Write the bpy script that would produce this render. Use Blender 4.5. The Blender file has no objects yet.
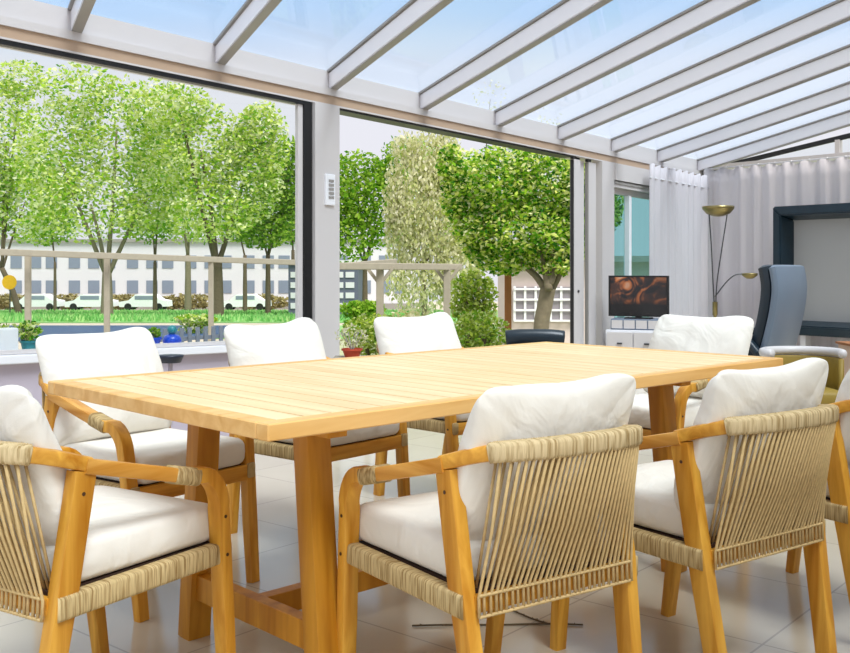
import bpy, bmesh, math, random
from mathutils import Vector as V, Matrix, noise
random.seed(7)
PI = math.pi
scn = bpy.context.scene
C = scn.collection

# ------------------------------------------------------------------ helpers
def link(o, parent=None):
    C.objects.link(o)
    if parent is not None: o.parent = parent
    return o
def obj(name, bm, mats, parent=None, smooth=False, loc=None, rotz=0):
    me = bpy.data.meshes.new(name)
    bmesh.ops.recalc_face_normals(bm, faces=bm.faces[:])
    bm.to_mesh(me); bm.free()
    for m in (mats if isinstance(mats, (list, tuple)) else [mats]): me.materials.append(m)
    if smooth:
        me.polygons.foreach_set('use_smooth', [True]*len(me.polygons))
        if smooth == 'auto':
            me.set_sharp_from_angle(angle=math.radians(38))
    o = bpy.data.objects.new(name, me)
    if loc: o.location = loc
    o.rotation_euler = (0, 0, rotz)
    return link(o, parent)
def tag(o, label=None, cat=None, group=None, kind=None):
    if label: o['label'] = label
    if cat: o['category'] = cat
    if group: o['group'] = group
    if kind: o['kind'] = kind
    return o
def empty(name, loc=(0, 0, 0), rotz=0, label=None, cat=None, group=None, kind=None):
    o = bpy.data.objects.new(name, None); o.empty_display_size = .1
    o.location = loc; o.rotation_euler = (0, 0, rotz)
    return tag(link(o), label, cat, group, kind)
def dup(root, loc=None, rotz=None, label=None, group=None):
    def rec(o, par):
        c = o.copy(); C.objects.link(c); c.parent = par
        for ch in o.children: rec(ch, c)
        return c
    r = rec(root, None)
    if loc is not None: r.location = loc
    if rotz is not None: r.rotation_euler = (0, 0, rotz)
    if label: r['label'] = label
    if group: r['group'] = group
    return r
def box(bm, x0, x1, y0, y1, z0, z1, M=None, bev=0):
    vs = [bm.verts.new(V((x, y, z))) for x in (x0, x1) for y in (y0, y1) for z in (z0, z1)]
    fs = [bm.faces.new([vs[i] for i in f]) for f in ((0,1,3,2),(4,6,7,5),(0,4,5,1),(2,3,7,6),(0,2,6,4),(1,5,7,3))]
    if bev:
        es = list({e for f in fs for e in f.edges})
        r = bmesh.ops.bevel(bm, geom=es, offset=bev, segments=2, affect='EDGES', profile=.6)
        vs = list({v for f in r['faces'] for v in f.verts} | {v for v in vs if v.is_valid})
    if M: 
        for v in vs: v.co = M @ v.co
    return vs
def bbox(x0, x1, y0, y1, z0, z1, bev=0):
    bm = bmesh.new(); box(bm, x0, x1, y0, y1, z0, z1, None, bev); return bm
def rprof(w, h, r):
    out = []
    r = min(r, w/2*.99, h/2*.99)
    for sx, sy in ((1, 1), (-1, 1), (-1, -1), (1, -1)):
        a0 = {(1, 1): 0, (-1, 1): 90, (-1, -1): 180, (1, -1): 270}[(sx, sy)]
        for k in range(3):
            a = math.radians(a0+45*k)
            out.append((sx*(w/2-r)+r*math.cos(a), sy*(h/2-r)+r*math.sin(a)))
    return out
def circ(r, n=8): return [(r*math.cos(2*PI*k/n), r*math.sin(2*PI*k/n)) for k in range(n)]
def sweep(bm, pts, prof, ref=(1, 0, 0), scales=None, closed=False):
    pts = [V(p) for p in pts]; ref = V(ref); rings = []
    n = len(pts)
    for i, p in enumerate(pts):
        a = pts[(i-1) % n] if closed else pts[max(i-1, 0)]
        b = pts[(i+1) % n] if closed else pts[min(i+1, n-1)]
        T = (b-a).normalized()
        S = ref-T*ref.dot(T)
        S = S.normalized() if S.length > 1e-4 else T.orthogonal().normalized()
        N = T.cross(S)
        k = scales[i] if scales else 1
        kk = k if isinstance(k, tuple) else (k, k)
        rings.append([bm.verts.new(p+S*x*kk[0]+N*y*kk[1]) for x, y in prof])
    m = len(prof)
    for i in range(n if closed else n-1):
        A, B = rings[i], rings[(i+1) % n]
        for j in range(m):
            bm.faces.new((A[j], A[(j+1) % m], B[(j+1) % m], B[j]))
    if not closed:
        bm.faces.new(rings[0][::-1]); bm.faces.new(rings[-1])
def resample(pts, step):
    pts = [V(p) for p in pts]; out = [pts[0].copy()]; acc = 0
    for a, b in zip(pts, pts[1:]):
        L = (b-a).length; t = step-acc
        while t <= L:
            out.append(a.lerp(b, t/L)); t += step
        acc = (acc+L) % step
    return out
def catmull(P, n=8):
    P = [V(p) for p in P]; Q = [2*P[0]-P[1]]+P+[2*P[-1]-P[-2]]; out = []
    for i in range(1, len(Q)-2):
        a, b, c, d = Q[i-1:i+3]
        for k in range(n):
            t = k/n
            out.append(.5*((2*b)+(c-a)*t+(2*a-5*b+4*c-d)*t*t+(3*b-a-3*c+d)*t**3))
    out.append(P[-1]); return out
def lathe(bm, prof, n=24, M=None):
    rings = []
    for r, z in prof:
        rings.append([bm.verts.new((M @ V((r*math.cos(2*PI*k/n), r*math.sin(2*PI*k/n), z))) if M else (r*math.cos(2*PI*k/n), r*math.sin(2*PI*k/n), z)) for k in range(n)])
    for A, B in zip(rings, rings[1:]):
        for j in range(n): bm.faces.new((A[j], A[(j+1) % n], B[(j+1) % n], B[j]))
    if prof[0][0] > 1e-6: bm.faces.new(rings[0][::-1])
    if prof[-1][0] > 1e-6: bm.faces.new(rings[-1])
def prism(bm, poly, z0, z1):
    a = [bm.verts.new((x, y, z0)) for x, y in poly]; b = [bm.verts.new((x, y, z1)) for x, y in poly]
    n = len(poly); bm.faces.new(a[::-1]); bm.faces.new(b)
    for i in range(n): bm.faces.new((a[i], a[(i+1) % n], b[(i+1) % n], b[i]))

# ------------------------------------------------------------------ materials
def mat(name):
    m = bpy.data.materials.new(name); m.use_nodes = True
    nt = m.node_tree; b = nt.nodes['Principled BSDF']
    return m, nt, b
def rgb(r, g, b):
    f = lambda c: (c/12.92 if c <= .04045 else ((c+.055)/1.055)**2.4)
    return (f(r/255), f(g/255), f(b/255), 1)
def simple(name, col, rough=.5, metal=0, nscale=0, namt=.1, bump=0, spec=.5):
    m, nt, b = mat(name)
    b.inputs['Base Color'].default_value = col; b.inputs['Roughness'].default_value = rough
    b.inputs['Metallic'].default_value = metal; b.inputs['Specular IOR Level'].default_value = spec
    tc = nt.nodes.new('ShaderNodeTexCoord')
    no = nt.nodes.new('ShaderNodeTexNoise'); no.inputs['Scale'].default_value = nscale or 6; no.inputs['Detail'].default_value = 4
    nt.links.new(tc.outputs['Object'], no.inputs['Vector'])
    mx = nt.nodes.new('ShaderNodeMix'); mx.data_type = 'RGBA'
    mx.inputs['A'].default_value = tuple(c*(1-namt) for c in col[:3])+(1,)
    mx.inputs['B'].default_value = tuple(min(1, c*(1+namt)) for c in col[:3])+(1,)
    nt.links.new(no.outputs['Fac'], mx.inputs['Factor']); nt.links.new(mx.outputs['Result'], b.inputs['Base Color'])
    if bump:
        bp = nt.nodes.new('ShaderNodeBump'); bp.inputs['Strength'].default_value = bump; bp.inputs['Distance'].default_value = .01
        nt.links.new(no.outputs['Fac'], bp.inputs['Height']); nt.links.new(bp.outputs['Normal'], b.inputs['Normal'])
    return m
def wood(name, c1, c2, axis='Z', scale=9, rough=.45, spec=.4):
    m, nt, b = mat(name)
    b.inputs['Roughness'].default_value = rough; b.inputs['Specular IOR Level'].default_value = spec
    tc = nt.nodes.new('ShaderNodeTexCoord'); mp = nt.nodes.new('ShaderNodeMapping')
    s = {'X': (.08, 1, 1), 'Y': (1, .08, 1), 'Z': (1, 1, .08)}[axis]
    mp.inputs['Scale'].default_value = tuple(k*scale for k in s)
    n1 = nt.nodes.new('ShaderNodeTexNoise'); n1.inputs['Scale'].default_value = 3; n1.inputs['Detail'].default_value = 6; n1.inputs['Distortion'].default_value = .6
    oi = nt.nodes.new('ShaderNodeObjectInfo')
    ad = nt.nodes.new('ShaderNodeVectorMath'); ad.operation = 'ADD'
    sc = nt.nodes.new('ShaderNodeVectorMath'); sc.operation = 'SCALE'; sc.inputs['Scale'].default_value = 7
    cb = nt.nodes.new('ShaderNodeCombineXYZ')
    for k in range(3): nt.links.new(oi.outputs['Random'], cb.inputs[k])
    nt.links.new(cb.outputs[0], sc.inputs[0])
    nt.links.new(tc.outputs['Object'], mp.inputs['Vector']); nt.links.new(mp.outputs[0], ad.inputs[0]); nt.links.new(sc.outputs[0], ad.inputs[1])
    nt.links.new(ad.outputs[0], n1.inputs['Vector'])
    cr = nt.nodes.new('ShaderNodeValToRGB'); cr.color_ramp.elements[0].position = .3; cr.color_ramp.elements[1].position = .7
    cr.color_ramp.elements[0].color = c1; cr.color_ramp.elements[1].color = c2
    nt.links.new(n1.outputs['Fac'], cr.inputs['Fac'])
    hs = nt.nodes.new('ShaderNodeHueSaturation')
    mr = nt.nodes.new('ShaderNodeMapRange'); mr.inputs['To Min'].default_value = .88; mr.inputs['To Max'].default_value = 1.1
    nt.links.new(oi.outputs['Random'], mr.inputs['Value']); nt.links.new(mr.outputs[0], hs.inputs['Value'])
    nt.links.new(cr.outputs['Color'], hs.inputs['Color']); nt.links.new(hs.outputs['Color'], b.inputs['Base Color'])
    bp = nt.nodes.new('ShaderNodeBump'); bp.inputs['Strength'].default_value = .15; bp.inputs['Distance'].default_value = .004
    nt.links.new(n1.outputs['Fac'], bp.inputs['Height']); nt.links.new(bp.outputs['Normal'], b.inputs['Normal'])
    return m
M = {}
OR1, OR2 = rgb(184, 116, 16), rgb(232, 174, 68)
M['wood'] = wood('acacia_wood', OR1, OR2, 'Z')
M['woodY'] = wood('acacia_wood_arm', OR1, rgb(228, 172, 86), 'Y')
M['woodX'] = wood('acacia_wood_rail', OR1, OR2, 'X')
M['rope'] = simple('paper_rope', rgb(198, 170, 120), .9, 0, 60, .25, .25, .2)
def rope_mat(name, axis, c1, c2, freq=170):
    m, nt, b = mat(name); b.inputs['Roughness'].default_value = .9; b.inputs['Specular IOR Level'].default_value = .1
    tc = nt.nodes.new('ShaderNodeTexCoord'); mp = nt.nodes.new('ShaderNodeMapping')
    mp.inputs['Scale'].default_value = {'X': (freq, 12, 12), 'Y': (12, freq, 12)}[axis]
    no = nt.nodes.new('ShaderNodeTexNoise'); no.inputs['Scale'].default_value = 1; no.inputs['Detail'].default_value = 3
    nt.links.new(tc.outputs['Object'], mp.inputs[0]); nt.links.new(mp.outputs[0], no.inputs['Vector'])
    cr = nt.nodes.new('ShaderNodeValToRGB'); cr.color_ramp.elements[0].position = .33; cr.color_ramp.elements[1].position = .6
    cr.color_ramp.elements[0].color = c1; cr.color_ramp.elements[1].color = c2
    nt.links.new(no.outputs['Fac'], cr.inputs[0]); nt.links.new(cr.outputs[0], b.inputs['Base Color'])
    bp = nt.nodes.new('ShaderNodeBump'); bp.inputs['Strength'].default_value = .6; bp.inputs['Distance'].default_value = .004
    nt.links.new(no.outputs['Fac'], bp.inputs['Height']); nt.links.new(bp.outputs[0], b.inputs['Normal'])
    return m
M['ropeX'] = rope_mat('paper_rope_winding', 'X', rgb(158, 132, 88), rgb(212, 190, 148), 240)
M['ropeY'] = rope_mat('paper_rope_winding_side', 'Y', rgb(146, 118, 74), rgb(204, 180, 132), 240)
M['piping'] = simple('cushion_fabric_seam', rgb(226, 221, 212), .95, 0, 40, .03, .1, .1)
M['screw'] = simple('screw_cap', rgb(70, 42, 20), .5)
M['leather'] = simple('dark_blue_leather', rgb(26, 40, 50), .32, 0, 5, .25, .3)
M['leather_back'] = simple('grey_blue_leatherette', rgb(110, 124, 140), .35, 0, 3, .08, .1)
M['mirror_leather'] = simple('teal_black_padded_leather', rgb(24, 44, 56), .3, 0, 7, .5, .6)
M['grey'] = simple('plain_grey_panel', rgb(172, 172, 172), .6, 0, 1, .01)
M['white'] = simple('white_lacquer', rgb(232, 232, 236), .35, 0, 3, .02)
M['alu'] = simple('white_coated_aluminium', rgb(204, 199, 198), .38, 0, 2, .03)
M['deck'] = simple('deck_shadow_brown', rgb(58, 34, 22), .8)  # dark brown paints in the shadow line between seat cushion and rail
M['rafter'] = simple('white_rafter_coating', rgb(244, 241, 244), .22, 0, 2, .03)
M['alu_dark'] = simple('greyed_aluminium', rgb(150, 146, 142), .4, 0, 3, .06)
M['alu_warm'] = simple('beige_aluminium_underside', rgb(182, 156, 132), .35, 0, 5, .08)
M['black'] = simple('black_rubber_frame', rgb(18, 18, 20), .4)
M['render'] = simple('mauve_grey_render', rgb(186, 176, 188), .9, 0, 8, .03)
M['brass'] = simple('antique_brass', rgb(150, 136, 90), .3, .9, 8, .1)
M['steel'] = simple('dark_steel_rod', rgb(90, 90, 92), .3, .8)
M['terracotta'] = simple('terracotta', rgb(190, 72, 44), .7, 0, 10, .1)
M['blue'] = simple('cobalt_glaze', rgb(24, 70, 190), .3, 0, 4, .1)
M['teal'] = simple('teal_glaze', rgb(40, 130, 140), .3)
M['bark'] = simple('bark', rgb(128, 118, 98), .9, 0, 12, .3, .8)
M['bark2'] = simple('dark_bark', rgb(96, 84, 66), .9, 0, 12, .3, .8)
M['post'] = simple('weathered_timber', rgb(160, 153, 140), .85, 0, 12, .15)
M['brownpost'] = simple('brown_timber', rgb(160, 104, 62), .8, 0, 9, .15)
M['grass'] = simple('lawn_grass', rgb(122, 170, 104), .9, 0, .6, .3, .3)
M['soil'] = simple('pale_gravel', rgb(186, 176, 160), .95, 0, 2, .1)
M['soil_green'] = simple('thin_garden_turf', rgb(160, 168, 132), .95, 0, 2, .2)
M['water'] = simple('canal_water', rgb(34, 66, 116), .45, 0, .8, .3, .2)
M['wallwhite'] = simple('white_building_render', rgb(216, 214, 222), .9, 0, .3, .05)
M['winblue'] = simple('building_window_glass', rgb(128, 138, 158), .4, 0, .5, .2)
M['hedge'] = simple('beige_hedge', rgb(170, 156, 110), .95, 0, 2, .3, .6)
M['carwhite'] = simple('car_paint', rgb(232, 232, 238), .9)
M['yellow'] = simple('yellow_sign', rgb(240, 180, 20), .5)
M['tan'] = simple('olive_suede', rgb(142, 118, 44), .6, 0, 6, .15)
M['peach'] = simple('peach_laminate', rgb(216, 184, 160), .6)
M['pickets'] = simple('grey_blue_pickets', rgb(120, 132, 150), .7)
M['dry'] = simple('dry_plant_stems', rgb(150, 148, 140), .9, 0, 9, .2)

def cloth_mat():
    m, nt, b = mat('cream_cushion_fabric')
    b.inputs['Roughness'].default_value = .95; b.inputs['Specular IOR Level'].default_value = .1
    b.inputs['Base Color'].default_value = rgb(232, 227, 217)
    b.inputs['Sheen Weight'].default_value = .1
    tc = nt.nodes.new('ShaderNodeTexCoord'); no = nt.nodes.new('ShaderNodeTexNoise'); no.inputs['Scale'].default_value = 5; no.inputs['Detail'].default_value = 3; no.inputs['Distortion'].default_value = 1.5
    n2 = nt.nodes.new('ShaderNodeTexNoise'); n2.inputs['Scale'].default_value = 300
    nt.links.new(tc.outputs['Object'], no.inputs['Vector']); nt.links.new(tc.outputs['Object'], n2.inputs['Vector'])
    bp = nt.nodes.new('ShaderNodeBump'); bp.inputs['Strength'].default_value = .5; bp.inputs['Distance'].default_value = .03
    b2 = nt.nodes.new('ShaderNodeBump'); b2.inputs['Strength'].default_value = .15; b2.inputs['Distance'].default_value = .002
    nt.links.new(no.outputs['Fac'], bp.inputs['Height']); nt.links.new(n2.outputs['Fac'], b2.inputs['Height'])
    nt.links.new(bp.outputs['Normal'], b2.inputs['Normal']); nt.links.new(b2.outputs['Normal'], b.inputs['Normal'])
    return m
M['cloth'] = cloth_mat()
def top_mat():
    m = wood('light_teak_top', rgb(222, 186, 132), rgb(238, 210, 164), 'Y', 7, .42, .5)
    return m
M['top'] = top_mat()
M['topedge'] = wood('teak_top_edge', rgb(212, 160, 88), rgb(232, 190, 124), 'X', 7, .45)
M['tleg'] = wood('teak_leg', rgb(172, 108, 14), rgb(212, 150, 44), 'Z', 7, .45)
def glass(name, tint=(1, 1, 1, 1), haze=0, refl=1.0):
    m = bpy.data.materials.new(name); m.use_nodes = True; nt = m.node_tree; nt.nodes.clear()
    out = nt.nodes.new('ShaderNodeOutputMaterial')
    tr = nt.nodes.new('ShaderNodeBsdfTransparent'); tr.inputs[0].default_value = tint
    gl = nt.nodes.new('ShaderNodeBsdfGlossy'); gl.inputs['Roughness'].default_value = .02
    fr = nt.nodes.new('ShaderNodeLayerWeight'); fr.inputs['Blend'].default_value = .5
    pw = nt.nodes.new('ShaderNodeMath'); pw.operation = 'POWER'; pw.inputs[1].default_value = 5; nt.links.new(fr.outputs['Facing'], pw.inputs[0])
    mul = nt.nodes.new('ShaderNodeMath'); mul.operation = 'MULTIPLY_ADD'; mul.inputs[1].default_value = .9*refl; mul.inputs[2].default_value = .03*refl
    nt.links.new(pw.outputs[0], mul.inputs[0])
    mx = nt.nodes.new('ShaderNodeMixShader'); nt.links.new(mul.outputs[0], mx.inputs[0])
    nt.links.new(tr.outputs[0], mx.inputs[1]); nt.links.new(gl.outputs[0], mx.inputs[2])
    last = mx
    if haze:
        df = nt.nodes.new('ShaderNodeBsdfTranslucent'); df.inputs[0].default_value = (.72, .75, .82, 1)
        m2 = nt.nodes.new('ShaderNodeMixShader')
        lw = nt.nodes.new('ShaderNodeLayerWeight'); lw.inputs[0].default_value = .5
        mr = nt.nodes.new('ShaderNodeMapRange'); mr.inputs['From Min'].default_value = .67; mr.inputs['From Max'].default_value = .78
        mr.inputs['To Min'].default_value = .03; mr.inputs['To Max'].default_value = haze
        nt.links.new(lw.outputs['Facing'], mr.inputs[0]); nt.links.new(mr.outputs[0], m2.inputs[0])
        nt.links.new(mx.outputs[0], m2.inputs[1]); nt.links.new(df.outputs[0], m2.inputs[2]); last = m2
    nt.links.new(last.outputs[0], out.inputs[0])
    return m
M['glass'] = glass('clear_window_glass', (.97, .985, .98, 1), 0, .6)
M['tealglass'] = glass('green_tinted_glass', (.55, .78, .78, 1), 0, 1)
M['roofglass'] = glass('roof_glass', (.88, .94, 1, 1), .16, .5)
def leaf(name, cols, trans=.45):
    m, nt, b = mat(name); nt.nodes.remove(b)
    out = nt.nodes['Material Output']
    geo = nt.nodes.new('ShaderNodeNewGeometry'); cr = nt.nodes.new('ShaderNodeValToRGB')
    cr.color_ramp.elements[0].color = cols[0]; cr.color_ramp.elements[1].color = cols[-1]
    for i, c in enumerate(cols[1:-1]):
        e = cr.color_ramp.elements.new((i+1)/(len(cols)-1)); e.color = c
    nt.links.new(geo.outputs['Random Per Island'], cr.inputs['Fac'])
    d = nt.nodes.new('ShaderNodeBsdfDiffuse'); t = nt.nodes.new('ShaderNodeBsdfTranslucent'); mx = nt.nodes.new('ShaderNodeMixShader'); mx.inputs[0].default_value = trans
    nt.links.new(cr.outputs[0], d.inputs[0]); nt.links.new(cr.outputs[0], t.inputs[0])
    nt.links.new(d.outputs[0], mx.inputs[1]); nt.links.new(t.outputs[0], mx.inputs[2]); nt.links.new(mx.outputs[0], out.inputs[0])
    return m
M['leaf_light'] = leaf('spring_leaves', [rgb(96, 158, 36), rgb(160, 198, 56), rgb(200, 216, 96), rgb(230, 236, 170), rgb(240, 242, 214)])
M['leaf_mid'] = leaf('green_leaves', [rgb(78, 136, 34), rgb(138, 180, 52), rgb(182, 206, 92)])
M['leaf_dark'] = leaf('glossy_green_leaves', [rgb(40, 100, 36), rgb(96, 162, 40), rgb(168, 206, 60), rgb(228, 234, 130), rgb(236, 240, 200)])
M['leaf_pale'] = leaf('pale_willow_leaves', [rgb(176, 184, 110), rgb(214, 214, 170), rgb(232, 228, 206)])
M['leaf_bush'] = leaf('bush_leaves', [rgb(90, 140, 40), rgb(170, 190, 70), rgb(196, 206, 150)])
def floor_mat():
    m, nt, b = mat('glossy_grey_floor_tiles')
    tc = nt.nodes.new('ShaderNodeTexCoord'); mp = nt.nodes.new('ShaderNodeMapping'); mp.inputs['Rotation'].default_value = (0, 0, -math.radians(49.9)); mp.inputs['Location'].default_value = (.2, .1, 0)
    nt.links.new(tc.outputs['Object'], mp.inputs[0])
    br = nt.nodes.new('ShaderNodeTexBrick'); br.offset = 0; br.inputs['Scale'].default_value = 1
    br.inputs['Brick Width'].default_value = .6; br.inputs['Row Height'].default_value = .6; br.inputs['Mortar Size'].default_value = .0035; br.inputs['Mortar Smooth'].default_value = .1
    br.inputs['Color1'].default_value = rgb(203, 192, 172); br.inputs['Color2'].default_value = rgb(199, 188, 168); br.inputs['Mortar'].default_value = rgb(172, 163, 149)
    nt.links.new(mp.outputs[0], br.inputs['Vector'])
    no = nt.nodes.new('ShaderNodeTexNoise'); no.inputs['Scale'].default_value = 3; no.inputs['Detail'].default_value = 6
    nt.links.new(tc.outputs['Object'], no.inputs['Vector'])
    hs = nt.nodes.new('ShaderNodeHueSaturation'); mr = nt.nodes.new('ShaderNodeMapRange'); mr.inputs['To Min'].default_value = .93; mr.inputs['To Max'].default_value = 1.05
    nt.links.new(no.outputs['Fac'], mr.inputs[0]); nt.links.new(mr.outputs[0], hs.inputs['Value']); nt.links.new(br.outputs['Color'], hs.inputs['Color'])
    nt.links.new(hs.outputs[0], b.inputs['Base Color']); b.inputs['Roughness'].default_value = .16; b.inputs['Specular IOR Level'].default_value = .5
    return m
M['floor'] = floor_mat()
def curtain_mat():
    m, nt, b = mat('lilac_grey_voile'); nt.nodes.remove(b); out = nt.nodes['Material Output']
    d = nt.nodes.new('ShaderNodeBsdfDiffuse'); t = nt.nodes.new('ShaderNodeBsdfTranslucent'); mx = nt.nodes.new('ShaderNodeMixShader'); mx.inputs[0].default_value = .35
    c = rgb(226, 222, 226); d.inputs[0].default_value = c; t.inputs[0].default_value = c
    nt.links.new(d.outputs[0], mx.inputs[1]); nt.links.new(t.outputs[0], mx.inputs[2]); nt.links.new(mx.outputs[0], out.inputs[0])
    return m
M['curtain'] = curtain_mat()
def screen_mat():
    m, nt, b = mat('television_picture')
    b.inputs['Base Color'].default_value = (.01, .01, .01, 1); b.inputs['Roughness'].default_value = .15
    tc = nt.nodes.new('ShaderNodeTexCoord'); no = nt.nodes.new('ShaderNodeTexNoise'); no.inputs['Scale'].default_value = 5; no.inputs['Distortion'].default_value = 1.8; no.inputs['Detail'].default_value = 2
    nt.links.new(tc.outputs['Object'], no.inputs['Vector'])
    cr = nt.nodes.new('ShaderNodeValToRGB'); e = cr.color_ramp.elements
    e[0].position = .36; e[0].color = (.004, .004, .006, 1); e[1].position = .75; e[1].color = (.5, .42, .38, 1)
    for p, c in ((.46, (.05, .018, .01, 1)), (.55, (.42, .12, .03, 1)), (.62, (.5, .22, .1, 1))):
        q = e.new(p); q.color = c
    nt.links.new(no.outputs['Fac'], cr.inputs['Fac'])
    sx = nt.nodes.new('ShaderNodeSeparateXYZ'); nt.links.new(tc.outputs['Object'], sx.inputs[0])
    mr = nt.nodes.new('ShaderNodeMapRange'); mr.inputs['From Min'].default_value = .13; mr.inputs['From Max'].default_value = .17; nt.links.new(sx.outputs['Z'], mr.inputs[0])
    mx2 = nt.nodes.new('ShaderNodeMapRange'); mx2.inputs['From Min'].default_value = .32; mx2.inputs['From Max'].default_value = -.25; mx2.inputs['To Min'].default_value = .25; mx2.inputs['To Max'].default_value = 1; nt.links.new(sx.outputs['X'], mx2.inputs[0])
    mu = nt.nodes.new('ShaderNodeMath'); mu.operation = 'MULTIPLY'; nt.links.new(mr.outputs[0], mu.inputs[0]); nt.links.new(mx2.outputs[0], mu.inputs[1])
    nt.links.new(cr.outputs[0], b.inputs['Emission Color']); nt.links.new(mu.outputs[0], b.inputs['Emission Strength'])
    return m
M['screen'] = screen_mat()

# ------------------------------------------------------------------ camera
F, HZ, H = 1000.0, 268.0, 1.073
cam = bpy.data.cameras.new('camera'); co = bpy.data.objects.new('camera', cam); link(co)
co.location = (0, 0, H); co.rotation_euler = (PI/2, 0, 0)
cam.sensor_width = 36; cam.lens = 36*F/850; cam.shift_y = -(326.5-HZ)/850; cam.clip_end = 600
scn.camera = co
def at(px, py, d): return V(((px-425)/F*d, d, H+(HZ-py)/F*d))
def gz(d): return -.03*d                       # the ground outside falls gently away

# ------------------------------------------------------------------ dining chair
def arm_path(s):
    return [V((s*.252, .135, .583)), V((s*.247, 0, .616)), V((s*.236, -.164, .657))]
RAIL = [(.236, -.164, .662), (.224, -.212, .678), (.202, -.262, .692), (.168, -.303, .699), (.09, -.335, .703), (0, -.342, .704)]
RAILP = catmull(RAIL, 6)
def rail_at(x):       # point of the back rail at a given x
    ax = abs(x)
    for a, b in zip(RAILP, RAILP[1:]):
        if b.x <= ax <= a.x:
            p = a.lerp(b, (a.x-ax)/max(1e-6, a.x-b.x)); return V((x, p.y, p.z))
    p = RAILP[-1]; return V((x, p.y, p.z))
def make_chair():
    t = empty('dining_chair')
    def side_rail(s):
        bm = bmesh.new(); P = resample([(s*.243, .268, .378), (s*.242, -.235, .374)], .0032)
        sc = [1.0 if i % 2 else .93 for i in range(len(P))]
        sweep(bm, P, rprof(.036, .052, .008), (1, 0, 0), sc); return bm
    for s in (-1, 1):
        # front leg with its quarter bend
        bm = bmesh.new()
        P = [V((s*.233, .284, 0)), V((s*.240, .262, .2)), V((s*.247, .242, .40)), V((s*.250, .232, .49))]
        for k in range(1, 8):
            a = k/8*PI/2*.92
            P.append(V((s*.252, .232-.078*(1-math.cos(a)), .49+.095*math.sin(a))))
        P.append(V((s*.252, .13, .584)))
        sc = [(1, 1)]*len(P); sc[0] = (.9, .85)
        sweep(bm, P, rprof(.042, .036, .004), (1, 0, 0), sc)
        lg = obj('leg', bm, M['wood'], t, 'auto')
        for z, y in ((.375, .244), (.47, .235)):
            b2 = bmesh.new(); lathe(b2, [(0, 0), (.0045, 0), (.0045, .0015), (0, .0018)], 8, Matrix.Translation((s*(.268 if z < .4 else .2705), y, z)) @ Matrix.Rotation(s*PI/2, 4, 'Y'))
            obj('screw_cap', b2, M['screw'], lg)
        # rear leg leaning forward to the arm
        bm = bmesh.new()
        P = [V((s*.214, -.272, 0)), V((s*.228, -.232, .25)), V((s*.236, -.208, .40)), V((s*.236, -.162, .645))]
        sweep(bm, P, rprof(.034, .054, .003), (1, 0, 0), [(1, .82), (1, .92), (1, 1), (1, 1)])
        lg = obj('leg', bm, M['wood'], t, 'auto')
        for z, y in ((.375, -.212), (.60, -.171)):
            b2 = bmesh.new(); lathe(b2, [(0, 0), (.0045, 0), (.0045, .0015), (0, .0018)], 8, Matrix.Translation((s*.2525, y, z)) @ Matrix.Rotation(s*PI/2, 4, 'Y'))
            obj('screw_cap', b2, M['screw'], lg)
        bm = bmesh.new(); sweep(bm, catmull(arm_path(s), 6), rprof(.044, .033, .005), (1, 0, 0))
        obj('armrest', bm, M['woodY'], t, 'auto')
        bm = bmesh.new()
        P = resample([V((s*.252, .150, .5795)), V((s*.2495, .075, .598))], .003)
        sweep(bm, P, rprof(.053, .042, .012), (1, 0, 0), [1.0 if i % 2 else .92 for i in range(len(P))])
        tag(obj('rope_binding', bm, M['ropeY'], t, True), 'pale rope binding near the arm end')
        bm = side_rail(s)
        obj('side_rail', bm, M['ropeY'], t, True)
    # bare wooden back rail
    bm = bmesh.new()
    P = RAILP+[V((-p.x, p.y, p.z)) for p in RAILP[-2::-1]]
    P = [V((.237, -.150, .6575))]+P[1:-1]+[V((-.237, -.150, .6575))]
    sweep(bm, P, rprof(.033, .040, .008), (0, 0, 1)); obj('back_rail', bm, M['woodX'], t, 'auto')
    # rope wound round the back rail
    bm = bmesh.new(); Q = [p for p in P if abs(p.x) <= .203]
    Q = resample(Q, .0028)
    random.seed(3)
    sweep(bm, Q, rprof(.043, .046, .009), (0, 0, 1), [(1.0 if i % 2 else .93)+random.uniform(-.012, .012) for i in range(len(Q))])
    obj('rail_winding', bm, M['ropeX'], t, True)
    # strands of the back: outer and inner layer, both round the low rear rail
    bm = bmesh.new(); n = 31
    for i in range(n):
        x = -.196+.392*i/(n-1)
        a = rail_at(x); xb = x*1.13+random.uniform(-.002, .002)
        sweep(bm, [a+V((0, -.018, -.012)), V((x*1.045, (a.y-.018)*.52-.248*.48, .53)), V((xb, -.248, .392)), V((xb, -.25, .35))], circ(.0036, 6), (1, 0, 0))
    obj('rope_strands', bm, M['rope'], t, True)
    bm = bmesh.new()
    for i in range(30):
        x = -.190+.380*i/29
        a = rail_at(x); xb = x*1.08
        sweep(bm, [a+V((0, .014, -.016)), V((xb+.004, -.212, .40))], circ(.0034, 6), (1, 0, 0))
    obj('inner_strands', bm, M['rope'], t, True)
    bm = bmesh.new()
    sweep(bm, [V((-.225, -.232, .375)), V((.225, -.232, .375))], rprof(.018, .040, .006), (0, 1, 0))
    obj('rear_rail', bm, M['woodX'], t, 'auto')
    bm = bmesh.new()
    for z in (.352, .396):
        P = resample([V((-.222, -.2505, z)), V((.222, -.2505, z))], .005)
        sweep(bm, P, circ(.0042, 6), (0, 1, 0), [1 if i % 2 else .75 for i in range(len(P))])
    obj('cross_cord', bm, M['rope'], t, True)
    bm = bmesh.new(); sweep(bm, [V((-.232, .252, .372)), V((.232, .252, .372))], rprof(.024, .052, .004), (0, 1, 0))
    obj('front_rail', bm, M['woodX'], t, 'auto')
    # seat support: webbing deck, its dark colour standing for shade under the cushion
    obj('seat_deck', bbox(-.222, .222, -.22, .238, .384, .4), M['deck'], t)
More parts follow.
